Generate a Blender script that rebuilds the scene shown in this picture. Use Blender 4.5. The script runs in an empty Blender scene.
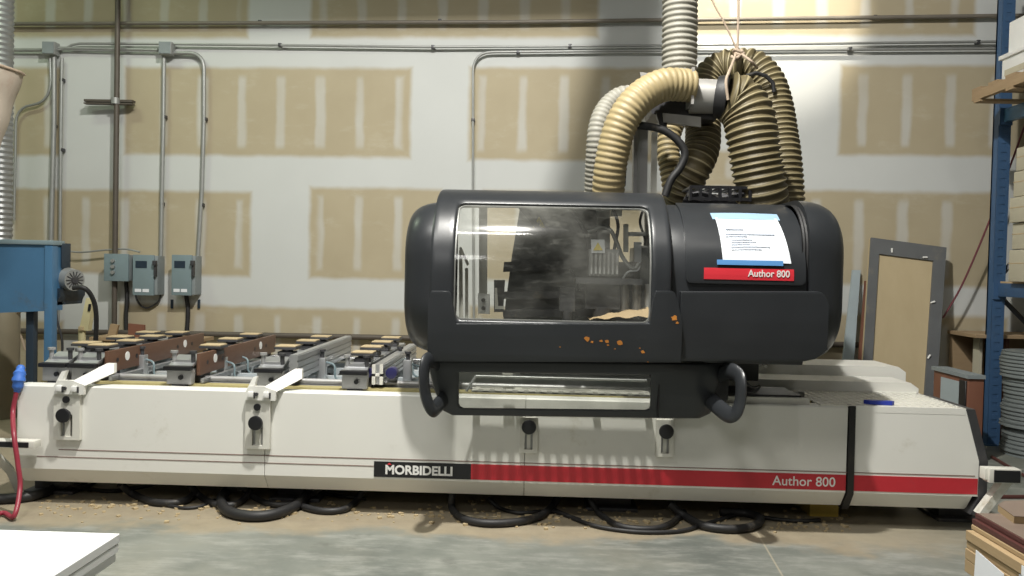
import bpy, bmesh, math, random
from mathutils import Vector, Matrix
random.seed(7)
PI = math.pi
R = math.radians
COL = bpy.context.scene.collection

# ------------------------------------------------------------------ camera
F = 804.0
CAM = Vector((0, 0, 1.45))
rho = R(1.3)
Yc = Vector((24, 19, -F)).normalized()
Zc = Vector((math.sin(rho), math.cos(rho), 0))
Zc = (Zc - Yc * Zc.dot(Yc)).normalized()
Xc = Yc.cross(Zc)
W2C = Matrix((Xc, Yc, Zc)).transposed()          # columns are world axes in camera space
C2W = W2C.transposed()
cam_d = bpy.data.cameras.new('camera')
cam = bpy.data.objects.new('camera', cam_d)
COL.objects.link(cam)
cam.matrix_world = Matrix.Translation(CAM) @ C2W.to_4x4()
cam_d.sensor_width = 36
cam_d.lens = 36 * F / 1024
cam_d.clip_start = 0.05
bpy.context.scene.camera = cam

def ray(px, py):
    return C2W @ Vector((px - 512, 288 - py, -F))
def at(px, py, Y):                                # point of the pixel ray on the plane y = Y
    d = ray(px, py)
    return CAM + d * (Y / d.y)
def gz(px, py, z=0.0):                            # ... on the plane z
    d = ray(px, py)
    return CAM + d * ((z - CAM.z) / d.z)
WROT = R(-2.5)
WO = Vector((0, 7.9, 0))
WU = Vector((math.cos(WROT), math.sin(WROT), 0))
WN = Vector((WU.y, -WU.x, 0))                     # towards the camera
def wl(px, py, off=0.0):                          # ... on the back wall
    d = ray(px, py)
    p0 = WO + WN * off
    return CAM + d * ((p0 - CAM).dot(WN) / d.dot(WN))
def wuv(px, py):
    p = wl(px, py) - WO
    return p.dot(WU), p.z

# ------------------------------------------------------------------ materials
def nt(name):
    m = bpy.data.materials.new(name); m.use_nodes = True
    return m, m.node_tree, m.node_tree.nodes['Principled BSDF']
def N(t, kind, **kw):
    n = t.nodes.new('ShaderNode' + kind)
    for k, v in kw.items():
        if k in n.inputs.keys(): n.inputs[k].default_value = v
        else: setattr(n, k, v)
    return n
def mixc(t, fac, a, b, mode='MIX'):
    n = t.nodes.new('ShaderNodeMix'); n.data_type = 'RGBA'; n.blend_type = mode
    for s, v in ((0, fac), (6, a), (7, b)):
        if isinstance(v, bpy.types.NodeSocket): t.links.new(v, n.inputs[s])
        elif s == 0: n.inputs[0].default_value = v
        else: n.inputs[s].default_value = tuple(v) + (1,) if len(v) == 3 else v
    return n.outputs[2]
def ramp(t, src, lo, hi):
    n = N(t, 'MapRange'); n.interpolation_type = 'SMOOTHSTEP'
    n.inputs['From Min'].default_value = lo; n.inputs['From Max'].default_value = hi
    t.links.new(src, n.inputs['Value']); return n.outputs['Result']
def mth(t, op, a, b=None, c=None):
    n = t.nodes.new('ShaderNodeMath'); n.operation = op
    for i, v in enumerate((a, b, c)):
        if v is None: continue
        if isinstance(v, bpy.types.NodeSocket): t.links.new(v, n.inputs[i])
        else: n.inputs[i].default_value = v
    return n.outputs[0]
def noise(t, scale, detail=4, vec=None, rough=.55):
    n = N(t, 'TexNoise', Scale=scale, Detail=detail, Roughness=rough)
    if vec is not None: t.links.new(vec, n.inputs['Vector'])
    return n.outputs['Fac']
def objc(t, scale=None):
    tc = N(t, 'TexCoord')
    if scale is None: return tc.outputs['Object']
    mp = N(t, 'Mapping'); mp.inputs['Scale'].default_value = scale
    t.links.new(tc.outputs['Object'], mp.inputs['Vector'])
    return mp.outputs['Vector']
def bump(t, b, h, s=.2, d=.01):
    n = N(t, 'Bump', Strength=s, Distance=d)
    t.links.new(h, n.inputs['Height']); t.links.new(n.outputs['Normal'], b.inputs['Normal'])

def mat(name, col, rough=.5, metal=0., var=.12, scale=6., dirt=None, dirt_amt=.5, bmp=.0, stretch=None, coat=0):
    m, t, b = nt(name)
    v = objc(t, stretch)
    n = noise(t, scale, 5, v)
    dark = tuple(c * (1 - var) for c in col); light = tuple(min(1, c * (1 + var)) for c in col)
    c = mixc(t, n, dark, light)
    if dirt:
        f = ramp(t, noise(t, scale * .6, 8, v, .7), .62 - .2 * dirt_amt, .85 - .2 * dirt_amt)
        c = mixc(t, f, c, dirt)
    t.links.new(c, b.inputs['Base Color'])
    r = N(t, 'MapRange'); r.inputs['To Min'].default_value = max(0, rough - .08); r.inputs['To Max'].default_value = min(1, rough + .08)
    t.links.new(noise(t, scale * 3, 3, v), r.inputs['Value']); t.links.new(r.outputs['Result'], b.inputs['Roughness'])
    b.inputs['Metallic'].default_value = metal
    b.inputs['Coat Weight'].default_value = coat
    if bmp: bump(t, b, noise(t, scale * 8, 4, v), bmp, .004)
    return m

def wood(name, a, bcol, scale=(40, 3, 40), rough=.7):
    m, t, b = nt(name)
    v = objc(t, scale)
    c = mixc(t, noise(t, 1.2, 8, v, .65), a, bcol)
    t.links.new(c, b.inputs['Base Color']); b.inputs['Roughness'].default_value = rough
    bump(t, b, noise(t, 3, 6, v), .15, .003)
    return m

M = {}
M['cream'] = mat('cream_painted_steel', (.76, .755, .71), .42, 0, .035, 3, (.42, .38, .28), .12)
M['cream2'] = mat('aged_white_plate', (.66, .65, .59), .45, 0, .06, 10, (.4, .36, .27), .3)
M['red'] = mat('red_stripe_vinyl', (.50, .028, .04), .4, 0, .1, 12, (.3, .08, .07), .25)
M['redlab'] = mat('red_label', (.62, .03, .045), .4, 0, .05, 12)
M['black'] = mat('black_plastic', (.012, .012, .014), .38, 0, .2, 12)
M['rubber'] = mat('black_rubber', (.016, .016, .017), .55, 0, .3, 14, (.10, .085, .06), .25, .1)
M['lineg'] = mat('thin_grey_pinstripe', (.2, .12, .1), .5)
M['white'] = mat('white_lettering', (.8, .8, .78), .5, 0, .02)
M['alu'] = mat('aluminium_extrusion', (.50, .51, .52), .38, .75, .12, 8, (.2, .2, .2), .3, 0, (1, .1, 1))
M['alud'] = mat('dull_aluminium', (.40, .40, .40), .5, .5, .15, 10, (.16, .15, .13), .45)
M['steel'] = mat('polished_steel_rod', (.6, .6, .6), .25, .9, .1, 10)
M['dsteel'] = mat('dark_steel', (.07, .07, .075), .45, .4, .25, 10, (.2, .17, .12), .3)
M['galv'] = mat('galvanised_conduit', (.34, .35, .34), .45, .45, .15, 12)
M['pipe'] = mat('dark_sprinkler_pipe', (.10, .085, .07), .55, .2, .2, 8)
M['pipe2'] = mat('brown_grey_pipe', (.20, .18, .15), .55, .2, .2, 8)
M['boxg'] = mat('grey_green_enclosure', (.18, .24, .26), .45, 0, .1, 8)
M['boxd'] = mat('grey_enclosure_side', (.22, .25, .26), .5, 0, .1, 8)
M['blue'] = mat('blue_painted_steel', (.055, .145, .26), .4, 0, .15, 5, (.08, .09, .1), .3)
M['rackb'] = mat('rack_blue_paint', (.045, .10, .20), .45, 0, .15, 6, (.08, .09, .1), .35)
M['dblue'] = mat('dark_blue_black_steel', (.02, .035, .055), .5, .2, .2, 6)
M['bluebag'] = mat('blue_tape', (.05, .16, .55), .5, 0, .15, 20)
M['bluecloth'] = mat('blue_tool_plastic', (.02, .04, .33), .5, 0, .15, 20)
M['redhose'] = mat('red_air_hose', (.27, .03, .05), .4, 0, .1, 10)
M['mdf'] = wood('raw_mdf', (.42, .30, .17), (.52, .39, .23), (6, 6, 60))
M['plyedge'] = wood('tan_board_edge', (.30, .21, .11), (.40, .29, .165), (6, 3, 50))
M['dkboard'] = wood('dark_brown_melamine', (.06, .020, .018), (.10, .035, .03), (12, 3, 40), .4)
M['dktop'] = wood('worn_brown_top', (.13, .095, .075), (.19, .145, .115), (12, 12, 12), .5)
M['brown'] = wood('brown_laminate', (.085, .043, .027), (.15, .078, .048), (20, 2.5, 20), .45)
M['pad'] = wood('tan_pod_pad', (.36, .28, .155), (.52, .42, .26), (20, 20, 20))
M['pallet'] = wood('pallet_wood', (.25, .17, .095), (.37, .27, .16), (4, 4, 30), .8)
M['yellow'] = mat('yellow_painted_block', (.45, .32, .05), .5, 0, .15, 12, (.1, .08, .05), .3)
M['yellowst'] = mat('yellow_dusty_strip', (.36, .31, .14), .6, 0, .15, 20, (.4, .34, .2), .5)
M['bedgrey'] = mat('bed_grey', (.44, .48, .50), .45, .1, .12, 4, (.40, .34, .24), .45)
M['whiteb'] = mat('white_melamine', (.86, .87, .87), .35, 0, .01, 4)
M['carton'] = mat('pale_cardboard', (.46, .43, .33), .75, 0, .08, 6, (.3, .26, .18), .25)
M['cartonw'] = mat('white_wrapped_carton', (.72, .73, .72), .6, 0, .06, 6)
M['disc'] = mat('grey_rubber_hose_coil', (.15, .17, .17), .6, 0, .25, 9, (.27, .26, .22), .5)
M['framed'] = mat('dark_grey_door_frame', (.115, .12, .125), .45, 0, .15, 6, (.2, .18, .15), .35)
M['paneltan'] = wood('plywood_panel', (.40, .32, .19), (.50, .41, .26), (5, 5, 1.2), .7)
M['rust'] = wood('rust_brown_carcass', (.15, .062, .038), (.20, .085, .052), (12, 6, 6), .55)
M['palegl'] = mat('pale_blue_sheet', (.34, .40, .43), .4, 0, .1, 6)
M['hoseA'] = mat('cream_duct_hose', (.35, .28, .15), .5, 0, .12, 9, (.30, .22, .10), .35)
M['hoseB'] = mat('olive_duct_hose', (.115, .092, .045), .55, 0, .2, 9, (.12, .10, .06), .4)
M['hoseBr'] = mat('pale_hose_rib', (.34, .29, .17), .5, 0, .12, 12)
M['hoseC'] = mat('grey_duct_hose', (.30, .29, .25), .55, 0, .1, 9, (.30, .27, .2), .3)
M['hoseCg'] = mat('grey_hose_groove', (.26, .25, .21), .6, 0, .15, 9)
M['gmetal'] = mat('grey_galvanised_manifold', (.40, .39, .37), .45, .4, .12, 8)
M['rope'] = mat('worn_rope', (.42, .33, .25), .8, 0, .2, 40)
M['paper'] = mat('white_paper', (.80, .84, .90), .5, 0, .02, 8)
M['ink'] = mat('grey_print', (.55, .59, .66), .6)
M['papblue'] = mat('blue_paper_band', (.08, .24, .52), .5, 0, .08, 8)
M['papblue2'] = mat('pale_blue_paper_band', (.30, .45, .62), .5, 0, .1, 8)
M['inside'] = mat('dark_gantry_body', (.095, .10, .10), .42, .2, .25, 6, (.13, .12, .09), .35)
M['wax'] = mat('yellow_sign', (.75, .6, .12), .5)
M['bagw'] = mat('dusty_cloth_bag', (.46, .40, .33), .85, 0, .12, 5, (.38, .28, .22), .5, .1)
M['spiral'] = mat('spiral_steel_duct', (.35, .36, .36), .4, .6, .12, 10)
M['chip'] = mat('orange_scuff', (.50, .19, .03), .6, 0, .3, 30)
M['label'] = mat('white_pallet_label', (.72, .74, .78), .6, 0, .04, 12)
M['sponge'] = mat('pale_yellow_plastic', (.55, .50, .30), .5, 0, .1, 8)

def hood_mat():
    m, t, b = nt('charcoal_moulded_plastic')
    v = objc(t)
    n1 = noise(t, 3, 6, v)
    c = mixc(t, n1, (.019, .021, .024), (.031, .034, .038))
    sc = ramp(t, noise(t, 1, 9, objc(t, (9, 9, 60)), .75), .66, .80)
    c = mixc(t, mth(t, 'MULTIPLY', sc, .35), c, (.16, .16, .16))
    t.links.new(c, b.inputs['Base Color'])
    r = N(t, 'MapRange'); r.inputs['To Min'].default_value = .27; r.inputs['To Max'].default_value = .42
    t.links.new(noise(t, 7, 4, v), r.inputs['Value']); t.links.new(r.outputs['Result'], b.inputs['Roughness'])
    bump(t, b, noise(t, 60, 3, v), .06, .002)
    return m
M['hood'] = hood_mat()

def glass_mat(name, haze=.12, hazecol=(.6, .6, .55), streak=True):
    m, t, b = nt(name)
    t.nodes.remove(b)
    out = t.nodes['Material Output']
    tr = N(t, 'BsdfTransparent'); tr.inputs['Color'].default_value = (.86, .87, .85, 1)
    gl = N(t, 'BsdfGlossy'); gl.inputs['Roughness'].default_value = .09
    df = N(t, 'BsdfDiffuse'); df.inputs['Color'].default_value = hazecol + (1,)
    lw = N(t, 'LayerWeight'); lw.inputs['Blend'].default_value = .5
    sch = mth(t, 'MULTIPLY_ADD', mth(t, 'POWER', lw.outputs['Facing'], 5.0), .92, .05)
    mx = N(t, 'MixShader'); t.links.new(sch, mx.inputs[0])
    t.links.new(tr.outputs[0], mx.inputs[1]); t.links.new(gl.outputs[0], mx.inputs[2])
    m2 = N(t, 'MixShader')
    s1 = ramp(t, noise(t, 1, 10, objc(t, (7, 7, 30)), .75), .50, .85)
    s2 = ramp(t, noise(t, 2.5, 5, objc(t)), .35, .8)
    f = mth(t, 'ADD', mth(t, 'MULTIPLY', s1, .18 if streak else .1), mth(t, 'MULTIPLY', s2, haze))
    t.links.new(f, m2.inputs[0]); t.links.new(mx.outputs[0], m2.inputs[1]); t.links.new(df.outputs[0], m2.inputs[2])
    t.links.new(m2.outputs[0], out.inputs['Surface'])
    return m
M['glass'] = glass_mat('scratched_polycarbonate', .17)
M['glass2'] = glass_mat('hazy_lower_glazing', .42, (.30, .31, .31), False)

# ------------------------------------------------------------------ mesh helpers
class MB:
    def __init__(s):
        s.bm = bmesh.new(); s.mi = 0
    def _tag(s, faces, mi):
        for f in faces: f.material_index = mi
    def box(s, lo, hi, mi=0, rot=None, piv=None):
        lo = Vector(lo); hi = Vector(hi)
        c = (lo + hi) / 2; d = hi - lo
        mt = Matrix.Translation(c) @ Matrix.Diagonal((abs(d.x), abs(d.y), abs(d.z), 1))
        if rot is not None:
            p = Vector(piv) if piv is not None else c
            mt = Matrix.Translation(p) @ rot.to_4x4() @ Matrix.Translation(-p) @ mt
        r = bmesh.ops.create_cube(s.bm, size=1, matrix=mt)
        s._tag({f for v in r['verts'] for f in v.link_faces}, mi)
        return s
    def cyl(s, a, b, r, r2=None, n=20, mi=0, caps=True):
        a = Vector(a); b = Vector(b); d = b - a
        q = d.to_track_quat('Z', 'Y').to_matrix().to_4x4()
        mt = Matrix.Translation((a + b) / 2) @ q
        g = bmesh.ops.create_cone(s.bm, cap_ends=caps, segments=n, radius1=r, radius2=r if r2 is None else r2, depth=d.length, matrix=mt)
        s._tag({f for v in g['verts'] for f in v.link_faces}, mi)
        return s
    def sph(s, c, r, sc=(1, 1, 1), mi=0, n=16):
        mt = Matrix.Translation(Vector(c)) @ Matrix.Diagonal((sc[0], sc[1], sc[2], 1))
        g = bmesh.ops.create_uvsphere(s.bm, u_segments=n, v_segments=n // 2, radius=r, matrix=mt)
        s._tag({f for v in g['verts'] for f in v.link_faces}, mi)
        return s
    def poly(s, pts, thick, mi=0):          # planar polygon pushed along vector
        t = Vector(thick)
        a = [s.bm.verts.new(p) for p in pts]; b = [s.bm.verts.new(Vector(p) + t) for p in pts]
        fs = [s.bm.faces.new(a), s.bm.faces.new(b[::-1])]
        n = len(a)
        for i in range(n): fs.append(s.bm.faces.new((a[i], b[i], b[(i + 1) % n], a[(i + 1) % n])))
        s._tag(fs, mi); return s
    def grid(s, rows, closed=False, mi=None, caps=False):   # rows of points
        vr = [[s.bm.verts.new(p) for p in r] for r in rows]
        n = len(vr[0])
        for i in range(len(vr) - 1):
            for j in range(n if closed else n - 1):
                k = (j + 1) % n
                f = s.bm.faces.new((vr[i][j], vr[i][k], vr[i + 1][k], vr[i + 1][j]))
                f.material_index = (mi(i, j) if callable(mi) else (mi or 0))
        if caps:
            s.bm.faces.new(vr[0][::-1]); s.bm.faces.new(vr[-1])
        return vr
    def tube(s, pts, rad, n=12, mi=0, closed=False, flat=(1, 1), up=None):
        pts = [Vector(p) for p in pts]
        rf = rad if callable(rad) else (lambda i: rad)
        rows = []; m = len(pts); prev = None
        for i, p in enumerate(pts):
            if closed: t = pts[(i + 1) % m] - pts[i - 1]
            else: t = pts[min(i + 1, m - 1)] - pts[max(i - 1, 0)]
            t.normalize()
            if prev is None:
                ref = Vector(up) if up is not None else (Vector((0, 0, 1)) if abs(t.z) < .9 else Vector((0, 1, 0)))
                a = (ref - t * ref.dot(t)).normalized()
            else:
                a = (prev - t * prev.dot(t)).normalized()
            prev = a; b = t.cross(a); r = rf(i)
            rows.append([p + (a * math.cos(2 * PI * j / n) * flat[0] + b * math.sin(2 * PI * j / n) * flat[1]) * r for j in range(n)])
        if closed: rows.append(rows[0])
        s.grid(rows, True, mi, caps=not closed)
        if closed: bmesh.ops.remove_doubles(s.bm, verts=s.bm.verts, dist=1e-6)
        return s
    def bev(s, w, seg=2, ang=35):
        es = [e for e in s.bm.edges if len(e.link_faces) == 2 and e.calc_face_angle(0) > R(ang)]
        bmesh.ops.bevel(s.bm, geom=es, offset=w, segments=seg, affect='EDGES', profile=.6, clamp_overlap=True)
        return s

def spline(pts, n=8):                    # Catmull-Rom through points
    P = [Vector(p) for p in pts]; P = [P[0] * 2 - P[1]] + P + [P[-1] * 2 - P[-2]]
    out = []
    for i in range(1, len(P) - 2):
        for k in range(n):
            t = k / n; a, b, c, d = P[i - 1:i + 3]
            out.append(.5 * ((2 * b) + (c - a) * t + (2 * a - 5 * b + 4 * c - d) * t * t + (3 * b - 3 * c + d - a) * t ** 3))
    out.append(P[-2]); return out
def resample(pts, step):
    out = [pts[0].copy()]; acc = 0; need = step
    for a, b in zip(pts, pts[1:]):
        L = (b - a).length; pos = 0
        while L - pos >= need:
            pos += need; out.append(a.lerp(b, pos / L)); need = step
        need -= (L - pos)
    return out

def root_of(o):
    while o.parent: o = o.parent
    return o
def obj(name, mb, mats, parent=None, smooth=True, ang=40, keep=False, label=None, norec=False):
    bm = mb.bm
    if not norec: bmesh.ops.recalc_face_normals(bm, faces=bm.faces)
    else:
        bm.normal_update()
        if sum(f.normal.y for f in bm.faces) > 0: bmesh.ops.reverse_faces(bm, faces=bm.faces)
    me = bpy.data.meshes.new(name); bm.to_mesh(me); bm.free()
    for m in (mats if isinstance(mats, (list, tuple)) else [mats]): me.materials.append(m)
    if smooth:
        me.shade_smooth()
        me.set_sharp_from_angle(angle=R(ang))
    o = bpy.data.objects.new(name, me); COL.objects.link(o)
    if parent is not None:
        o.parent = parent
        r = root_of(parent)
        me.transform(Matrix.Translation(-r['_o'] if False else -Vector(r.location)))
    elif not keep:
        vs = [v.co for v in me.vertices]
        lo = [min(v[i] for v in vs) for i in range(3)]; hi = [max(v[i] for v in vs) for i in range(3)]
        c = Vector(((lo[0] + hi[0]) / 2, (lo[1] + hi[1]) / 2, lo[2]))
        me.transform(Matrix.Translation(-c)); o.location = c
    if label: o['label'] = label
    return o
def tag(o, label, cat, group=None, kind=None):
    o['label'] = label; o['category'] = cat
    if group: o['group'] = group
    if kind: o['kind'] = kind
    return o
def thing(name, loc, label, cat, group=None):
    o = bpy.data.objects.new(name, None); COL.objects.link(o)
    o.location = loc; o.empty_display_size = .1
    return tag(o, label, cat, group)
def struct(o): o['kind'] = 'structure'; return o
def text(s, size, origin, mat_, parent, name='lettering', ext=.0008, bold=0., rx=PI / 2, width=None, ital=0., roll=0, align='LEFT'):
    c = bpy.data.curves.new(name, 'FONT'); c.body = s; c.size = size; c.extrude = ext; c.offset = bold; c.shear = ital
    c.align_x = align; c.resolution_u = 4
    o = bpy.data.objects.new(name, c); COL.objects.link(o)
    dg = bpy.context.evaluated_depsgraph_get()
    me = bpy.data.meshes.new_from_object(o.evaluated_get(dg))
    bpy.data.objects.remove(o); bpy.data.curves.remove(c)
    sx = 1
    if width:
        xs = [v.co.x for v in me.vertices]; sx = width / (max(xs) - min(xs))
    mt = Matrix.Translation(Vector(origin)) @ Matrix.Rotation(roll, 4, 'Y') @ Matrix.Rotation(rx, 4, 'X') @ Matrix.Diagonal((sx, 1, 1, 1))
    me.transform(mt); me.materials.clear(); me.materials.append(mat_)
    me.transform(Matrix.Translation(-Vector(root_of(parent).location)))
    o = bpy.data.objects.new(name, me); COL.objects.link(o); o.parent = parent
    return o

# ------------------------------------------------------------------ the setting
def wall_mat():
    m, t, b = nt('taped_drywall')
    v = objc(t)
    # wobble of the mud edges
    nz = N(t, 'TexNoise', Scale=5, Detail=4); t.links.new(v, nz.inputs['Vector'])
    wob = N(t, 'VectorMath', operation='SUBTRACT'); t.links.new(nz.outputs['Color'], wob.inputs[0]); wob.inputs[1].default_value = (.5, .5, .5)
    wsc = N(t, 'VectorMath', operation='SCALE'); t.links.new(wob.outputs[0], wsc.inputs[0]); wsc.inputs['Scale'].default_value = .04
    vv = N(t, 'VectorMath', operation='ADD'); t.links.new(v, vv.inputs[0]); t.links.new(wsc.outputs[0], vv.inputs[1])
    V_ = vv.outputs[0]
    def rects(L, vec, zoff=0):
        d = None
        for (x0, y0, x1, y1) in L:
            u0, z1 = wuv(x0, y0); u1, z0 = wuv(x1, y1)
            s = N(t, 'VectorMath', operation='SUBTRACT'); t.links.new(vec, s.inputs[0]); s.inputs[1].default_value = ((u0 + u1) / 2, 0, (z0 + z1) / 2)
            a = N(t, 'VectorMath', operation='ABSOLUTE'); t.links.new(s.outputs[0], a.inputs[0])
            e = N(t, 'VectorMath', operation='SUBTRACT'); t.links.new(a.outputs[0], e.inputs[0]); e.inputs[1].default_value = ((u1 - u0) / 2, 0, (z1 - z0) / 2)
            x = N(t, 'SeparateXYZ'); t.links.new(e.outputs[0], x.inputs[0])
            mm = mth(t, 'MAXIMUM', x.outputs[0], x.outputs[2])
            d = mm if d is None else mth(t, 'MINIMUM', d, mm)
        return d
    tan = [(-260, -120, 248, 38), (313, -120, 598, 38), (690, -120, 975, 36),
           (-260, 66, 62, 156), (125, 67, 410, 158), (470, 67, 658, 162), (841, 65, 1180, 159),
           (-260, 184, 250, 277), (310, 187, 440, 281), (484, 190, 660, 284), (700, 150, 752, 188), (800, 190, 990, 288),
           (-260, 312, 62, 470), (118, 303, 440, 470), (470, 306, 700, 470), (800, 312, 1003, 470), (1030, 190, 1180, 290)]
    d = rects(tan, V_)
    tanf = mth(t, 'MULTIPLY', ramp(t, d, .03, -.035), .92)
    # screw-line mud stripes
    x = N(t, 'SeparateXYZ'); t.links.new(V_, x.inputs[0])
    u0, _ = wuv(358, 230)
    md = mth(t, 'PINGPONG', mth(t, 'SUBTRACT', x.outputs[0], u0 - 40.4 * 1), .202)
    n2 = noise(t, 1.0, 3, objc(t, (2.5, 1, .9)))
    wdt = mth(t, 'MULTIPLY_ADD', n2, .075, .0)
    st = ramp(t, mth(t, 'SUBTRACT', md, wdt), .03, -.02)
    inner = ramp(t, d, -.05, -.13)
    stf = mth(t, 'MULTIPLY', mth(t, 'MULTIPLY', st, inner), mth(t, 'MULTIPLY_ADD', noise(t, 1.3, 2, v), .9, .10))
    tanf2 = mth(t, 'SUBTRACT', tanf, mth(t, 'MULTIPLY', stf, .85)); 
    n3 = noise(t, 2.2, 6, v)
    tc_ = mixc(t, n3, (.35, .29, .18), (.43, .365, .24))
    wc = mixc(t, noise(t, 1.1, 5, v), (.50, .515, .505), (.585, .60, .59))
    # thin mud haze on the paper
    hz = mth(t, 'MULTIPLY', ramp(t, noise(t, 1.6, 7, objc(t, (1, 1, 2.4)), .7), .52, .8), .35)
    tc_ = mixc(t, hz, tc_, (.62, .60, .52))
    c = mixc(t, tanf2, wc, tc_)
    scf = mth(t, 'MULTIPLY', ramp(t, noise(t, 9, 8, v, .8), .70, .82), .25)
    c = mixc(t, scf, c, (.30, .26, .2))
    t.links.new(c, b.inputs['Base Color']); b.inputs['Roughness'].default_value = .75
    bump(t, b, noise(t, 14, 5, v), .08, .004)
    return m
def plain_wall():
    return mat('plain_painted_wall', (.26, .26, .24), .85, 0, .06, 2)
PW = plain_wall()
w = obj('wall_back', MB().box((-8.5, 0, 0), (8.5, .15, 7)), wall_mat(), keep=True, smooth=False)
w.location = WO; w.rotation_euler = (0, 0, WROT); struct(w)
struct(obj('wall_left', MB().box((-7.2, -5, 0), (-7.05, 8.3, 7)), PW, keep=True, smooth=False))
struct(obj('wall_right', MB().box((6.6, -5, 0), (6.75, 7.6, 7)), PW, keep=True, smooth=False))
struct(obj('wall_front', MB().box((-7.2, -5.15, 0), (6.75, -5, 7)), PW, keep=True, smooth=False))
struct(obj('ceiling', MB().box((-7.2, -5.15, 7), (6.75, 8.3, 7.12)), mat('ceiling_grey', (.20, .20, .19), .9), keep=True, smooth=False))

def floor_mat():
    m, t, b = nt('dusty_concrete')
    v = objc(t)
    x = N(t, 'SeparateXYZ'); t.links.new(v, x.inputs[0])
    n1 = noise(t, .9, 8, v, .65); n2 = noise(t, 6, 8, objc(t, (.5, 1.6, 1)), .7)
    c = mixc(t, ramp(t, n1, .3, .72), (.105, .118, .106), (.225, .235, .207))
    c = mixc(t, mth(t, 'MULTIPLY', ramp(t, n2, .44, .68), .6), c, (.33, .335, .305))
    blot = ramp(t, noise(t, 1.7, 6, objc(t, (1, 1.4, 1)), .6), .60, .72)
    c = mixc(t, mth(t, 'MULTIPLY', blot, .6), c, (.065, .07, .06))
    # sawdust that gathered along and under the machine
    yy = mth(t, 'ADD', x.outputs[1], mth(t, 'MULTIPLY', mth(t, 'SUBTRACT', noise(t, 1.5, 6, v, .6), .5), 1.0))
    d1 = ramp(t, yy, 4.22, 4.42)
    xr = ramp(t, mth(t, 'ADD', x.outputs[0], mth(t, 'MULTIPLY', noise(t, 1.2, 5, v), .8)), 3.6, 2.0)
    dcol = mixc(t, noise(t, 7, 8, v, .7), (.19, .155, .105), (.42, .35, .24))
    c = mixc(t, mth(t, 'MULTIPLY', mth(t, 'MULTIPLY', d1, .85), xr), c, dcol)
    d2 = mth(t, 'MULTIPLY', ramp(t, noise(t, .7, 7, v, .6), .5, .75), .35)
    c = mixc(t, d2, c, (.36, .33, .25))
    # saw-cut joint
    ja = gz(745, 512); jb = gz(785, 580)
    dx = (jb - ja); nx, ny = dx.y, -dx.x; L = math.hypot(nx, ny); nx /= L; ny /= L
    dd = mth(t, 'ABSOLUTE', mth(t, 'ADD', mth(t, 'MULTIPLY_ADD', x.outputs[0], nx, -(nx * ja.x + ny * ja.y)), mth(t, 'MULTIPLY', x.outputs[1], ny)))
    c = mixc(t, mth(t, 'MULTIPLY', ramp(t, dd, .007, .002), .6), c, (.42, .37, .27))
    t.links.new(c, b.inputs['Base Color'])
    rr = N(t, 'MapRange'); rr.inputs['To Min'].default_value = .38; rr.inputs['To Max'].default_value = .7
    t.links.new(n1, rr.inputs['Value']); t.links.new(rr.outputs['Result'], b.inputs['Roughness'])
    bump(t, b, n2, .12, .006)
    return m
struct(obj('floor', MB().box((-7.2, -5.15, -.1), (6.75, 8.4, 0)), floor_mat(), keep=True, smooth=False))

struct(obj('shade_blocker_1', MB().box((-6.9, 4.43, 5.34), (.15, 4.55, 6.98)), PW, keep=True, smooth=False))  # unseen girder, added to shade the top band of the back wall
def seg_pipe(p, q, r, n=12): return MB().cyl(p, q, r, n=n)

struct(obj('shade_blocker_2', MB().poly([Vector(p) for p in ((-.19, 4.57, 4.66), (.167, 4.57, 4.66), (.167, 4.57, 6.98), (.10, 4.57, 6.98), (-.017, 4.57, 5.34))], (0, .06, 0)), PW, keep=True, smooth=False))  # unseen tapered duct shape, added to cast the slanted shadow behind the hoses

# ------------------------------------------------------------------ wall services
def pathpipe(name, pts, r, m, label, cat, group=None, clips=(), n=10, sp=0):
    P = [wl(x, y, .05) for x, y in pts]
    t = thing(name, P[0].lerp(P[-1], .5) * 1, label, cat, group)
    t.location.z = min(p.z for p in P)
    Q = spline(P, 8) if sp else P
    obj('run', MB().tube(Q, r, n), m, t)
    for (cx, cy) in clips:
        c = wl(cx, cy, .045)
        obj('strap', MB().box(c - Vector((.018, .018, .018)), c + Vector((.018, .035, .018))).bev(.008), M['dsteel'], t)
    return t
def elbow(a, c, b, k=5):        # rounded corner, pixel coordinates
    out = []
    for i in range(k + 1):
        s = i / k
        out.append(((1 - s) ** 2 * a[0] + 2 * s * (1 - s) * c[0] + s * s * b[0], (1 - s) ** 2 * a[1] + 2 * s * (1 - s) * c[1] + s * s * b[1]))
    return out
G_ = 'conduits on the back wall'
pathpipe('sprinkler_pipe', [(-40, 24), (512, 22), (1070, 15)], .020, M['pipe2'], 'brown-grey pipe running level across the whole wall, topmost of the level runs', 'pipe', None, [(260, 22), (440, 21), (875, 17)])
pathpipe('conduit', [(58, 50), (66, 48.5), (72, 45), (80, 43.5)] + [(163, 44), (430, 47), (600, 46), (1060, 41)], .013, M['galv'], 'long thin grey conduit running level across the wall, just under the brown pipe', 'conduit', G_, [(280, 45), (433, 47), (570, 46), (978, 42)])
pathpipe('conduit', elbow((472, 70), (472, 52), (492, 51.5), 6)[0:0] + [(474, 330), (473, 200), (473, 72)] + elbow((473, 72), (473, 52), (493, 52), 6) + [(600, 51), (1060, 48.5)], .013, M['galv'], 'grey conduit that bends down behind the left part of the black hood', 'conduit', G_, [(473, 120), (518, 52), (850, 49)])
pathpipe('conduit', [(172, 53), (190, 53)] + elbow((190, 53), (204, 54), (204, 70), 6) + [(204, 120), (202, 190), (198, 258)], .020, M['galv'], 'grey conduit bending down to the right-hand grey switch box', 'conduit', G_, [(205, 119), (202, 205)])
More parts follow.
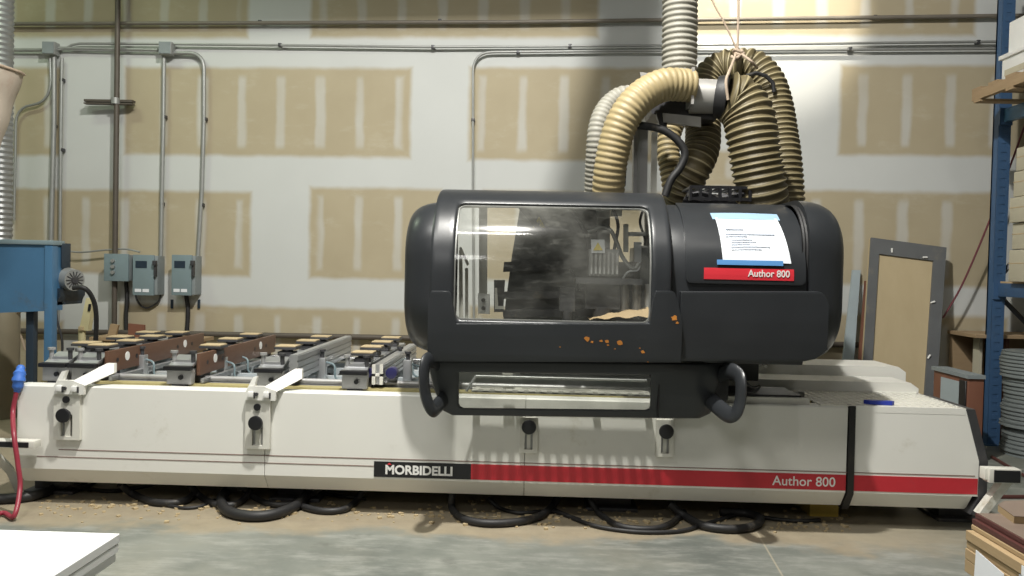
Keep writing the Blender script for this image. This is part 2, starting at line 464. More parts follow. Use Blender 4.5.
pathpipe('conduit', [(164, 56), (163.5, 120), (162, 190), (161, 258)], .020, M['galv'], 'straight grey conduit dropping to the left-hand grey switch box', 'conduit', G_, [(164.5, 117), (162, 204)])
pathpipe('conduit', [(54, 55), (54, 120), (52, 200), (51, 243)], .024, M['galv'], 'grey conduit dropping from the left junction box behind the blue machine', 'conduit', G_, [(54, 126)])
pathpipe('conduit', [(62, 58), (61, 120), (60, 250), (58, 330)], .016, M['galv'], 'thin grey conduit with clips just right of the one behind the blue machine', 'conduit', G_, [(62, 80), (62, 150)])
pathpipe('conduit', [(50, 58), (51, 80)] + elbow((51, 80), (50, 103), (32, 105), 5) + elbow((32, 105), (17, 107), (16, 122), 5) + [(14, 220)], .013, M['galv'], 'thin conduit with an S-bend left of the junction box', 'conduit', G_)
pathpipe('conduit', [(-30, 49), (20, 50), (46, 50)], .018, M['galv'], 'short conduit entering the left junction box from the left', 'conduit', G_)
pathpipe('conduit', [(57, 48), (100, 49), (158, 50)], .016, M['galv'], 'short conduit joining the two junction boxes', 'conduit', G_)
pathpipe('floor_rail', [(-30, 330), (200, 334), (512, 340), (870, 345)], .028, M['pipe'], 'dark pipe running low along the back wall behind the machine', 'pipe')
for (cx, cy, lb) in ((51, 49, 'small square grey junction box on the left wall, left of the two'), (167, 49, 'small square grey junction box on the wall, right of the two')):
    c = wl(cx, cy, .07)
    t = thing('junction_box', c - Vector((0, 0, .07)), lb, 'junction box', 'junction boxes')
    obj('box', MB().box(c - Vector((.065, .05, .065)), c + Vector((.065, .05, .065))).bev(.01), M['galv'], t)
    obj('cover_plate', MB().box(c - Vector((.058, .056, .058)), c + Vector((.058, -.048, .058))).cyl(c + Vector((.045, -.06, .045)), c + Vector((.045, -.05, .045)), .008).cyl(c + Vector((-.045, -.06, -.045)), c + Vector((-.045, -.05, -.045)), .008), M['boxd'], t)
# dark vertical pipe with strut
pts = [wl(118.5, -60, .13), wl(113.5, 395, .13)]
t = thing('standpipe', Vector((pts[1].x, pts[1].y, 0)), 'dark vertical pipe on the left wall with a short cross bracket', 'pipe')
pts[1].z = .002
obj('pipe', MB().tube(pts, .026, 14), M['pipe'], t)
a, b_ = wl(86, 101, .1), wl(133, 101, .1)
obj('strut_bracket', MB().box((a.x, a.y - .04, a.z - .012), (b_.x, a.y + .03, a.z + .012)).box((a.x, a.y - .045, a.z - .035), (b_.x, a.y + .02, a.z - .022)).box((a.x+.02, a.y - .03, a.z - .028), (a.x+.05, a.y + .02, a.z + .0)), M['pipe'], t)
c = wl(115.5, 101, .13)
obj('pipe_clamp', MB().cyl(c - Vector((0, 0, .03)), c + Vector((0, 0, .03)), .042), M['galv'], t)

# electrical boxes
def ebox(x0, y0, x1, y1, label, front=True, dep=.16, knobs=False):
    a = wl(x0, y1, 0); b = wl(x1, y0, 0)
    yb = (a.y + b.y) / 2; 
    t = thing('switch_box', Vector(((a.x + b.x) / 2, yb, a.z)), label, 'switch box', 'grey boxes on the left wall')
    y0_ = yb - dep
    obj('enclosure', MB().box((a.x, y0_, a.z), (b.x, yb - .005, b.z)).bev(.008), M['boxd'], t)
    obj('cover', MB().box((a.x - .006, y0_ - .02, a.z - .006), (b.x - .03 * (not knobs), y0_ + .005, b.z + .006)).bev(.006), M['boxg'], t)
    if knobs:
        for i in range(3):
            p = Vector((a.x + (b.x - a.x) * .38, y0_ - .02, a.z + (b.z - a.z) * (.75 - .22 * i)))
            obj('button', MB().cyl(p, p + Vector((0, -.025, 0)), .018), M['galv'], t)
    else:
        w_ = b.x - a.x; h = b.z - a.z
        obj('rating_label', MB().box((a.x + w_ * .1, y0_ - .023, a.z + h * .68), (a.x + w_ * .58, y0_ - .019, a.z + h * .86)), M['dblue'], t, label='small dark label near the top')
        for k in range(2):
            obj('sticker', MB().box((a.x + w_ * (.08 + .33 * k), y0_ - .023, a.z + h * .07), (a.x + w_ * (.35 + .33 * k), y0_ - .019, a.z + h * .15)), M['label'], t, label='small white sticker at the bottom')
        p = Vector((b.x - .012, y0_ - .005, a.z + h * .8))
        obj('lever', MB().box(p + Vector((-.008, -.04, -.13 * h / .4)), p + Vector((.012, 0, .03))).box(p + Vector((-.014, -.06, -.02)), p + Vector((.02, -.03, .03))).bev(.004), M['dsteel'], t)
    return t
ebox(116, 255, 139, 280, 'squat grey control box with three buttons, nearest the dark standpipe', knobs=True, dep=.2)
ebox(142, 256, 165, 294, 'tall grey switch box with a side lever, left of the two alike')
ebox(180, 256, 202, 294, 'tall grey switch box with a side lever, set apart on the right')
def wcable(name, pts, r, m, label, off=.03, n=8):
    P = spline([wl(x, y, off) for x, y in pts], 8)
    return tag(obj(name, MB().tube(P, r, n), m), label, 'cable')
wcable('power_cable', [(126, 281), (127, 300), (126, 318), (127, 345)], .020, M['rubber'], 'black cable hanging from the squat control box')
wcable('power_cable', [(186, 294), (188, 310), (187, 330), (186, 345)], .022, M['rubber'], 'black cable hanging from the right-hand switch box')
wcable('power_cable', [(134, 281), (137, 300), (146, 308), (158, 302), (161, 293)], .010, M['dsteel'], 'thin looped cable under the left-hand switch box')
wcable('power_cable', [(48, 244), (75, 252), (105, 250), (125, 249), (140, 252)], .009, M['galv'], 'thin pale cable strung along the wall towards the squat control box', .1)
for (x, y, c_) in ((172, 304, 'dark marker tab on the wall left of the hanging black cable'), (199, 304, 'dark blue marker tab on the wall right of the hanging black cable')):
    a = wl(x, y, .01)
    tag(obj('marker_tab', MB().box(a - Vector((.012, .01, .045)), a + Vector((.012, .008, .045))).bev(.004), M['dblue']), c_, 'tab')

# ------------------------------------------------------------------ dust duct top-left: cloth bag and spiral duct
c = at(-20, 60, 6.9)
t = thing('spiral_duct', Vector((c.x - .1, 6.9, 0)), 'grey ribbed metal duct standing upright at the left edge behind the cloth bag', 'duct')
xx = at(1, 60, 7.1).x
P = [Vector((xx, 7.1, z)) for z in [1.10 + i * .0125 for i in range(360)]]
t.location = (xx, 7.1, 1.10)
obj('duct_wall', MB().tube(P, lambda i: .098 + .005 * math.cos(i * PI / 2), 24), M['spiral'], t)
# cloth bag (tapered)
def bag():
    Yb = 5.6
    top = at(-26, 62, Yb); bot = at(-34, 200, Yb)
    rt = at(15, 70, Yb).x - top.x
    rows = []
    K = 26
    for i in range(K + 1):
        s = i / K
        p = top.lerp(bot, s)
        r = rt * (1 - .62 * s) * (1 + .02 * math.sin(s * 20))
        rows.append([p + Vector((math.cos(2 * PI * j / 32), math.sin(2 * PI * j / 32), (.10 * math.cos(2 * PI * j / 32) - .02) * (1 if i < 1 else max(0, 1 - s * 3)) * -1)) * 1.0 * 0 + Vector((r * math.cos(2 * PI * j / 32), r * math.sin(2 * PI * j / 32), -.055 * math.cos(2 * PI * j / 32) * (1 - s))) * (1 + .015 * math.sin(j * 2.4 + s * 5)) for j in range(32)])
    return rows, top, rt
rows, top, rt = bag()
t = thing('dust_bag', rows[-1][0], 'dusty off-white tapered cloth hopper hanging at the upper left edge', 'bag')
mb = MB(); mb.grid(rows, True, caps=True); obj('cloth_cone', mb, M['bagw'], t)
ring = [Vector((p.x + (p.x - top.x) * .02, p.y, p.z)) for p in rows[0]]
obj('rim', MB().tube(ring, .010, 8, closed=True), M['rope'], t, label='brown rim band')

# ------------------------------------------------------------------ blue machine at the left with its motor
def blue_machine():
    Y0, Y1 = 6.1, 6.24
    xr = at(52, 300, Y0).x; xl = at(-60, 300, Y0).x
    zt = at(20, 243, Y0).z; zb = at(20, 310, Y0).z; zbl = at(0, 314, Y0).z
    t = thing('blue_machine', Vector((xr - .3, 6.4, 0)), 'blue steel machine cabinet on legs at the left edge, with an electric motor', 'machine')
    pts = [Vector((xl, Y0, zbl - .02)), Vector((xr, Y0, zb)), Vector((xr, Y0, zt)), Vector((xl, Y0, zt + .0))]
    obj('cabinet', MB().poly(pts, (0, Y1 - Y0, 0)).bev(.01), M['blue'], t)
    obj('top_lip', MB().box((xl, Y0 - .02, zt - .01), (xr + .015, Y1, zt + .025)).bev(.006), M['boxg'], t)
    p = at(46, 320, Y0)
    obj('leg', MB().box((xr - .055, Y0 - .012, .0), (xr + .006, Y0 + .06, zt)).bev(.004), M['blue'], t)
    lx = at(32, 320, Y0 + .1).x
    obj('leg', MB().box((lx - .03, Y0 + .07, .0), (lx + .03, Y0 + .13, zb + .05)).bev(.004), M['dblue'], t)
    obj('leg', MB().box((xl + .1, Y0, .0), (xl + .18, Y0 + .06, zb)).bev(.004), M['blue'], t)
    # motor plate and bracket
    a = at(51, 243, 6.25); b = at(62, 268, 6.25)
    obj('motor_bracket', MB().box((xr + .008, 6.2, b.z), (at(62, 250, 6.2).x, 6.32, a.z)).bev(.006), M['dblue'], t)
    a = at(50, 288, 6.2); b = at(62, 305, 6.2)
    obj('motor_shelf', MB().poly([Vector((xr, 6.16, a.z)), Vector((at(63, 290, 6.2).x, 6.16, a.z)), Vector((at(63, 290, 6.2).x, 6.16, a.z - .06)), Vector((at(58, 300, 6.2).x, 6.16, b.z)), Vector((xr, 6.16, b.z))], (0, .35, 0)).bev(.004), M['dblue'], t)
    # motor: horizontal cylinder, end turned to the camera and right
    m0 = at(53, 277, 6.36); m1 = at(73.5, 280, 6.24)
    d = (m1 - m0).normalized(); L = (m1 - m0).length
    mb = MB().cyl(m0, m1, .082, n=32)
    for i in range(20):
        a_ = 2 * PI * i / 20
        q = d.to_track_quat('Z', 'Y').to_matrix()
        rr = q @ Vector((math.cos(a_), math.sin(a_), 0))
        tt = q @ Vector((-math.sin(a_), math.cos(a_), 0))
        c0 = m0 + d * L * .15 + rr * .090
        mb.poly([c0 - tt * .003 - rr * .015, c0 + tt * .003 - rr * .015, c0 + tt * .003 + rr * .004, c0 - tt * .003 + rr * .004], d * L * .55)
    mot = obj('motor', mb, M['dsteel'], t)
    obj('motor_end_cap', MB().cyl(m1 - d * .07, m1 + d * .015, .092, .084, n=32), M['galv'], mot, label='bright metal fan cover')
    mg = MB()
    q = d.to_track_quat('Z', 'Y').to_matrix()
    for i in range(14):
        a_ = 2 * PI * i / 14
        rr = q @ Vector((math.cos(a_), math.sin(a_), 0))
        mg.cyl(m1 + d * .017 + rr * .028, m1 + d * .017 + rr * .070, .0045, n=6)
    mg.cyl(m1 + d * .01, m1 + d * .026, .026, n=20)
    obj('fan_grille', mg, M['dsteel'], mot)
    mc = MB().cyl(m0 + d * .06, m0 + d * .17, .088, n=32)
    obj('motor_band', mc, M['steel'], mot, label='shiny metal band')
    P = spline([at(73, 288, 6.1), at(84, 288, 6.1), at(92, 297, 6.15), at(96, 312, 6.2), at(96, 335, 6.25), at(94, 360, 6.3)], 8)
    obj('motor_cable', MB().tube(P, .018, 10), M['rubber'], t)
    return t
blue_machine()
# pale yellow nozzle standing beside the motor
a = at(90, 298, 6.9); b = at(84, 330, 6.9); c = at(82, 400, 6.9)
t = thing('dust_lance', Vector((c.x, 6.9, .0)), 'pale yellow plastic chute standing behind the machine below the motor', 'chute')
mb = MB().poly([at(86, 298, 6.9), at(92.5, 299, 6.9), at(88, 331, 6.9), at(79, 330, 6.9)], (0, .06, 0)); mb.bev(.01)
obj('chute_body', mb, M['sponge'], t)
pb = at(82, 331, 6.93)
obj('post', MB().cyl((pb.x, 6.93, .001), (pb.x, 6.93, pb.z + .02), .03), M['sponge'], t)
obj('collar', MB().box(at(78, 329, 6.88) - Vector((0, 0, .015)), at(89, 328, 6.98) + Vector((0, 0, .02))).bev(.006), M['pad'], t)
obj('warning_mark', MB().poly([at(88.5, 304, 6.89), at(91, 304, 6.89), at(90, 311, 6.89), at(87.5, 311, 6.89)], (0, .008, 0)), M['black'], t, label='small dark mark')
wcable('power_cable', [(56, 305), (57, 320), (62, 340), (62, 360)], .012, M['dsteel'], 'thin dark cable hanging behind the blue legs', .3)
wcable('air_line', [(0, 320), (10, 322), (20, 335), (25, 350)], .012, M['rope'], 'pale thin hose curling at the left edge behind the blue legs', .3)
# low tank and pipes at far left behind
tz = at(10, 352, 6.9)
t = thing('filter_tank', Vector((at(1, 350, 7.1).x, 7.1, 0)), 'cream upright tank with a rounded top behind the blue legs', 'tank')
cx = t.location.x
mb = MB(); rows = []
for (r_, z_) in ((.02, 1.12), (.07, 1.11), (.13, 1.06), (.15, 1.0), (.15, .3), (.13, .22), (.13, 0.001)):
    rows.append([Vector((cx + r_ * math.cos(2 * PI * j / 24), 7.1 + r_ * math.sin(2 * PI * j / 24), z_)) for j in range(24)])
mb.grid(rows, True, caps=True); obj('tank_body', mb, mat('dusty_brown_tank', (.22, .19, .13), .6), t)
obj('inlet_pipe', MB().tube(spline([Vector((cx + .1, 7.1, .95)), Vector((cx + .22, 7.1, .98)), Vector((cx + .3, 7.1, .9)), Vector((cx + .3, 7.1, .5))], 6), .022, 10), M['rope'], t)
# scraps of wood behind the table on a shelf bench
bench = thing('back_shelf', Vector((at(150, 350, 7.3).x, 7.3, 0)), 'low wooden shelf behind the machine carrying wood offcuts', 'shelf')
xa, xb = at(98, 345, 7.3).x, at(205, 345, 7.3).x
zs = at(135, 336.5, 7.3).z
obj('board', MB().box((xa, 7.15, zs - .03), (xb, 7.5, zs)), M['pallet'], bench)
for x_ in (xa + .08, xb - .08):
    obj('leg', MB().box((x_ - .03, 7.2, 0), (x_ + .03, 7.45, zs - .03)), M['pallet'], bench)
def offcut(px0, px1, pyt, pyb, lab, m, rot=0, dep=.03, Y=7.25, sl=0.0):
    a = at(px0, pyb, Y); b = at(px1, pyt, Y); z0 = zs
    o = MB().poly([Vector((a.x, Y, z0)), Vector((b.x, Y, z0)), Vector((b.x + sl, Y, b.z)), Vector((a.x + sl, Y, b.z + .01))], (0, dep, 0)).bev(.003)
    tag(obj('wood_offcut', o, m), lab, 'offcut', 'wood offcuts behind the machine')
offcut(128, 144, 325, 336, 'square brown wood offcut standing behind the rails', M['rust'], Y=7.22)
offcut(107, 115, 325, 336, 'narrow tan wood offcut leaning left of the square brown one', M['pallet'], Y=7.22, sl=.03)

# ------------------------------------------------------------------ the CNC machine bed
YF = 4.60
def zb(py, px=525, Y=YF): return at(px, py, Y).z
ZT = zb(398)                 # top of the panels
ZC = zb(483); ZB = .125      # lower crease, lower edge
X0 = at(17, 430, YF).x; X1 = at(847, 450, YF).x; XE = at(979, 460, YF).x
bed = thing('cnc_machine', Vector((0, 5.3, 0)), 'long cream CNC router bed with a red stripe along its front', 'machine')
joint = [X0, at(265, 440, YF).x, at(525, 440, YF).x, X1]
def front_panel(xa, xb, yt=YF, left_cut=False):
    # section: top lip, face, chamfer below
    sec = [(YF + .10, ZT), (YF + .012, ZT), (YF, ZT - .012), (YF - .012, ZT - .30), (YF - .012, ZC), (YF + .055, ZB), (YF + .10, ZB)]
    sec = [(YF + .10, ZT), (YF + .006, ZT), (YF, ZT - .008), (YF, ZC), (YF + .07, ZB), (YF + .11, ZB)]
    mb = MB()
    n = 6
    rows = []
    for i in range(n + 1):
        x = xa + (xb - xa) * i / n
        rows.append([Vector((x, y, z)) for y, z in sec])
    mb.grid(rows, True, caps=True)
    return mb
for i in range(3):
    g = .0018
    obj('front_panel', front_panel(joint[i] + g, joint[i + 1] - g), M['cream'], bed, ang=20)
# rubber gasket between panels and the end cover
mb = MB(); xg = at(851, 450, YF).x
mb.poly([Vector((xg - .018, y, z)) for y, z in ((YF + .1, ZT + .004), (YF - .006, ZT + .004), (YF - .012, ZC - .005), (YF + .06, ZB - .02), (YF + .12, ZB - .02))], (.036, 0, 0)).bev(.004)
obj('gasket', mb, M['rubber'], bed)
# end cover
xs0 = xg + .018
zc2 = zb(459, 900)
pe = [Vector((xs0, YF, ZT)), Vector((at(966, 411, YF).x, YF, ZT)), Vector((XE, YF, zc2)), Vector((XE, YF, ZC + .0)), Vector((xs0, YF, ZC))]
mb = MB().poly(pe, (0, .5, 0))
x2 = XE
mb.poly([Vector((xs0, YF + .0005, ZC)), Vector((xs0, YF + .07, ZB)), Vector((xs0, YF + .5, ZB)), Vector((xs0, YF + .5, ZC))], (x2 - xs0 - .03, 0, 0)).bev(.005, 1, 30)
obj('end_cover', mb, M['cream'], bed, ang=20)
mb = MB()
q = [(at(966, 411, YF).x, ZT + .004), (XE, zc2), (XE, ZC - .01), (XE - .04, ZB - .01)]
pp = [Vector((x, YF - .005, z)) for x, z in q] + [Vector((x + .048, YF - .005, z)) for x, z in q[::-1]]
mb.poly(pp, (0, .52, 0)).bev(.004)
obj('corner_bumper', mb, M['dsteel'], bed, label='dark edge strip down the right end')
# pinstripes
def strip(xa, xb, z0, z1, m, name, d=.0025, parent=bed, lab=None, Y=YF):
    return obj(name, MB().box((xa, Y - d, z0), (xb, Y + .001, z1)), m, parent, smooth=False, label=lab)
z1_ = zb(465.5); z0_ = zb(481)
strip(at(374, 470, YF).x, at(471, 470, YF).x, z0_, z1_, M['black'], 'name_badge', .004)
badge = [o for o in bpy.data.objects if o.name.startswith('name_badge')][0]
bh = z1_ - z0_
text('MORBIDELLI', bh * .80, (at(385, 476, YF).x, YF - .005, z0_ + bh * .22), M['white'], badge, bold=.0025, width=at(452, 470, YF).x - at(385, 470, YF).x)
c0 = at(389, 467, YF); mk = MB().poly([Vector((c0.x - .012, YF - .0055, z0_ + bh * .80)), Vector((c0.x + .016, YF - .0055, z0_ + bh * .80)), Vector((c0.x + .002, YF - .0055, z0_ + bh * .95))], (0, .001, 0))
obj('logo_mark', mk, M['redlab'], badge, smooth=False, label='small red mark above the first letter')
st = strip(at(471, 470, YF).x, X1 - .002, z0_, z1_, M['red'], 'red_stripe')
strip(xs0 + .001, XE - .004, z0_, z1_, M['red'], 'red_stripe')
text('Author 800', bh * .86, (at(772, 490, YF).x, YF - .003, z0_ + bh * .23), M['white'], st, width=at(835, 488, YF).x - at(772, 488, YF).x, bold=.0006)
zl = zb(463); strip(X0 + .25, XE - .02, zl - .002, zl + .0025, M['lineg'], 'pinstripe', .002)
zl = zb(470.5); strip(X0 + .12, at(374, 470, YF).x, zl - .002, zl + .002, M['lineg'], 'pinstripe', .002)
# grille on the end cover top
gx0, gx1 = at(812, 400, 4.75).x, at(966, 411, YF).x
mb = MB()
Y0g, Y1g = YF + .02, 5.18
nx, ny = 17, 10
sx = (gx1 - gx0 - .03) / nx; sy = (Y1g - Y0g) / ny
for i in range(nx + 1): mb.box((gx0 + .015 + i * sx - .008, Y0g, ZT), (gx0 + .015 + i * sx + .008, Y1g, ZT + .006))
for j in range(ny + 1): mb.box((gx0, Y0g + j * sy - .015, ZT), (gx1, Y0g + j * sy + .015, ZT + .0062))
obj('grille', mb, M['cream2'], bed, smooth=False)
obj('grille_tray', MB().box((gx0, Y0g, ZT - .03), (gx1, Y1g, ZT - .02)), M['black'], bed)
obj('top_rim', MB().box((xs0, YF - .001, ZT - .03), (gx1, YF + .03, ZT + .006)).box((gx1 - .02, YF, ZT - .03), (gx1, Y1g, ZT + .006)), M['cream'], bed)
# white raised guards behind the grille
xr1 = at(918, 385, 5.2).x
mb = MB()
def gsec(x0, x1, yy0, yy1, zt, cut=.05):
    mb.poly([Vector((x0, yy0, .30)), Vector((x1, yy0, .30)), Vector((x1, yy0, zt - .035)), Vector((x1 - cut, yy0, zt)), Vector((x0, yy0, zt))], (0, yy1 - yy0, 0))
gsec(at(430, 385, 5.2).x, xr1, 5.19, 5.47, .775)
mb.bev(.006)
obj('guard_cover', mb, M['cream'], bed)
mb = MB(); gsec(at(430, 385, 5.6).x, at(906, 370, 5.55).x, 5.55, 5.95, .835); mb.bev(.006)
obj('guard_cover', mb, M['cream'], bed)
obj('drive_shaft', MB().cyl((at(720, 372, 5.4).x, 5.40, .845), (at(767, 372, 5.4).x, 5.40, .845), .016).box((at(740, 372, 5.4).x, 5.36, .77), (at(744, 372, 5.4).x, 5.44, .83)), M['steel'], bed)
# inner bed: body, ledges, strip, linear rods
xL = X0 + .04; xR = at(812, 400, 4.75).x
obj('bed_body', MB().box((xL, YF + .11, .16), (xR, 6.25, .60)).box((xL, 6.05, .16), (xR + .0, 6.30, .70)), M['bedgrey'], bed)
obj('front_ledge', MB().box((xL, YF + .085, .5), (xR, YF + .16, ZT - .012)), M['cream2'], bed)
obj('yellow_strip', MB().box((xL, YF + .16, .6), (xR, YF + .25, ZT + .002)), M['yellowst'], bed)
obj('linear_rail', MB().cyl((xL, YF + .30, ZT + .02), (xR, YF + .30, ZT + .02), .018).box((xL, YF + .27, .6), (xR, YF + .33, ZT)), M['alud'], bed)
obj('linear_rail', MB().cyl((xL, 6.12, .73), (xR, 6.12, .73), .018), M['steel'], bed)
obj('centre_tray', MB().box((xL, 5.0, .6), (at(430, 380, 5.2).x, 5.95, .635)).box((xL, 5.35, .635), (at(430, 380, 5.2).x, 5.40, .70)).box((xL, 5.75, .635), (at(430, 380, 5.2).x, 5.80, .70)), M['bedgrey'], bed)
# dark slot with the mover at the right part of the top
obj('slot_cover', MB().box((at(700, 395, YF).x, YF + .035, ZT - .0), (at(812, 395, YF).x, YF + .07, ZT + .035)), M['cream2'], bed)
obj('slot_cover', MB().box((at(700, 395, YF).x, YF + .075, ZT - .0), (at(800, 395, 4.7).x, YF + .40, ZT + .045)), M['dsteel'], bed, label='dark slot behind the cream lip')
# left end plate
obj('end_plate', MB().box((X0 - .02, YF + .03, .18), (X0 + .0, 6.2, ZT - .03)).bev(.005), M['dblue'], bed)
# feet and yellow wedge blocks
for (px, m_, w_) in ((60, 'dsteel', .12), (300, 'dsteel', .12), (610, 'dsteel', .12), (950, 'dsteel', .1)):
    c = at(px, 500, YF + .35)
    obj('foot', MB().box((c.x - w_, YF + .28, .02), (c.x + w_, YF + .45, .17)).box((c.x - w_ * 1.3, YF + .22, 0), (c.x + w_ * 1.3, YF + .5, .02)).bev(.004), M[m_], bed)
obj('under_frame', MB().box((X0 + .3, YF + .5, .03), (XE - .2, YF + .6, .2)).box((X0 + .3, 5.9, .0), (XE - .2, 6.0, .2)), M['dsteel'], bed)
c = at(840, 508, YF + .05)
wy = gz(838, 517).y
obj('jacking_block', MB().poly([Vector((c.x - .10, wy, 0)), Vector((c.x + .07, wy, 0)), Vector((c.x + .07, wy, .13)), Vector((c.x - .1, wy, .10))], (0, .28, 0)).bev(.004), M['yellow'], bed, label='yellow support block under the right end')
# small lights and left arm / right arm
def side_arm(pa, pb, Y, white_at_right, lab):
    a = at(*pa, Y); b = at(*pb, Y)
    t = thing('end_arm', Vector(((a.x + b.x) / 2, Y, min(a.z, b.z))), lab, 'arm')
    obj('arm_bar', MB().box((a.x, Y - .02, b.z), (b.x, Y + .05, a.z)).bev(.004), M['cream2'], t)
    k = .006
    xa_, xb_ = (a.x, b.x - .03) if white_at_right else (a.x + .022, b.x - .008)
    obj('black_pad', MB().box((xa_, Y - .028, b.z + k), (xb_, Y - .018, a.z - k)).bev(.003), M['black'], t)
    return t
t = side_arm((-25, 439), (36, 448), 4.52, True, 'black and white rail arm sticking out at the left end of the machine')
a = at(-20, 452, 4.55)
obj('brace', MB().tube([at(-10, 450, 4.6), at(10, 470, 4.75), at(20, 492, 4.8)], .03, 4), M['cream2'], t)
t = side_arm((988, 468), (1019, 483), 4.5, False, 'white bracket with a black face sticking out at the right end of the machine')
pp = [at(1003, 482, 4.52), at(1014, 482, 4.52), at(988, 514, 4.52), at(979, 514, 4.52)]
obj('brace', MB().poly(pp, (0, .06, 0)).bev(.004), M['cream2'], t)
obj('hinge_block', MB().box(at(985, 480, 4.5), at(991, 466, 4.56)).bev(.004), M['cream2'], t)
# blue tape on grille
bb = gz(880, 404.5, ZT + .008)
tag(obj('utility_knife', MB().poly([bb + Vector((-.085, .02, 0)), bb + Vector((-.06, -.01, 0)), bb + Vector((.06, -.022, 0)), bb + Vector((.078, -.005, 0)), bb + Vector((.06, .012, 0)), bb + Vector((-.05, .035, 0))], (0, 0, .022)).bev(.008), M['bluecloth']), 'small blue plastic tool lying on the grille at the right end', 'tool')

# blue wrapping and red hose at the left end
P = spline([at(21, 366, 4.62), at(19, 378, 4.58), at(17, 392, 4.58)], 6)
tag(obj('hose_wrap', MB().tube(P, lambda i: .012 + .022 * math.sin(PI * (i + 1) / 14) + .004 * math.sin(i * 2.1), 10), M['bluebag']), 'crumpled blue wrapping tied at the left corner of the machine', 'wrapping')
P = spline([at(16.5, 392, 4.575), at(13, 412, 4.56), at(14, 435, 4.45), at(18, 465, 4.42), at(20, 488, 4.4), Vector((at(14, 505, 4.3).x, 4.3, .03)), gz(2, 513, .02), gz(-25, 524, .02)], 8)
tag(obj('air_hose', MB().tube(P, .0135, 10), M['redhose']), 'red air hose hanging down past the left end to the floor', 'hose')

# ------------------------------------------------------------------ stop clamps on the front panel
def clamp(px, pyk, upper, label, pytop, pybot, cw=12):
    Y = YF - .03
    k = at(px, pyk, Y)
    t = thing('stop_clamp', Vector((k.x, Y, at(px, pybot, Y).z)), label, 'clamp', 'stop clamps on the front of the machine')
    w = cw * Y / F
    zt = at(px, pytop, Y).z; zbm = at(px, pybot, Y).z
    # slotted plate: two side bars plus bridge
    mb = MB()
    mb.box((k.x - w, Y, zbm), (k.x - w * .45, YF - .002, zt)); mb.box((k.x + w * .45, Y, zbm), (k.x + w, YF - .002, zt))
    mb.box((k.x - w * .45, Y, k.z + .0), (k.x + w * .45, YF - .002, zt)); mb.box((k.x - w * .45, Y, zbm), (k.x + w * .45, YF - .002, zbm + .02))
    mb.box((k.x - w * .2, Y + .01, zbm + .02), (k.x + w * .2, YF - .002, k.z))
    obj('slotted_plate', mb, M['cream2'], t, smooth=False)
    obj('slot_shadow_strip', MB().box((k.x - w * .45, YF - .006, zbm + .02), (k.x + w * .45, YF - .003, k.z)), M['alud'], t)
    obj('knob', MB().cyl((k.x, Y + .001, k.z), (k.x, Y - .03, k.z), .028, .033, n=28).cyl((k.x, Y - .03, k.z), (k.x, Y - .045, k.z), .043, .040, n=28).bev(.004), M['black'], t)
    if upper:
        k2 = at(px, pyk - 15, Y)
        obj('cap', MB().cyl((k2.x, Y + .005, k2.z), (k2.x, Y - .01, k2.z), .020, n=24), M['black'], t)
        # bracket head over the panel top
        hz = ZT
        x = k.x
        mb = MB().poly([Vector((x - .07, Y - .012, zt - .006)), Vector((x + .105, Y - .012, zt - .006)), Vector((x + .11, Y - .012, zt + .05)), Vector((x + .04, Y - .012, zt + .075)), Vector((x - .045, Y - .012, zt + .075)), Vector((x - .07, Y - .012, zt + .04))], (0, .025, 0))
        mb.poly([Vector((x - .07, Y - .01, zt + .04)), Vector((x - .03, Y + .0, zt + .125)), Vector((x - .005, Y + .0, zt + .13)), Vector((x - .02, Y - .01, zt + .07))], (0, .03, 0))
        e = Vector((x + .215, Y + .10, zt + .165))
        mb.poly([Vector((x + .035, Y - .01, zt + .07)), Vector((x + .11, Y - .01, zt + .045)), Vector((e.x + .01, e.y, e.z - .055)), Vector((e.x + .01, e.y, e.z)), Vector((e.x - .035, e.y, e.z))], (-.0, .03, .0))
        mb.bev(.003)
        obj('arm_bracket', mb, M['cream'], t)
        for s in (-.035, .055):
            obj('clip', MB().box((x + s - .016, Y - .028, zt + .012), (x + s + .016, Y - .012, zt + .045)).bev(.004), M['white'], t)
            obj('clip_edge', MB().box((x + s + .017, Y - .022, zt + .006), (x + s + .024, Y - .012, zt + .04)), M['dsteel'], t)
        obj('bolt', MB().cyl((x - .002, Y - .022, zt + .03), (x - .002, Y - .01, zt + .03), .010), M['dsteel'], t)
    return t
clamp(66.5, 414.5, True, 'black-knobbed clamp with a raised arm, leftmost on the front panel', 393, 440, 13.5)
clamp(257.5, 422, True, 'black-knobbed clamp with a raised arm, second from the left', 399, 449, 12.5)
clamp(529, 426, False, 'black-knobbed clamp just below the hood, over the central joint of the panels', 418, 453, 9)
clamp(665.5, 430.5, False, 'black-knobbed clamp below the right part of the hood', 420, 457, 9)

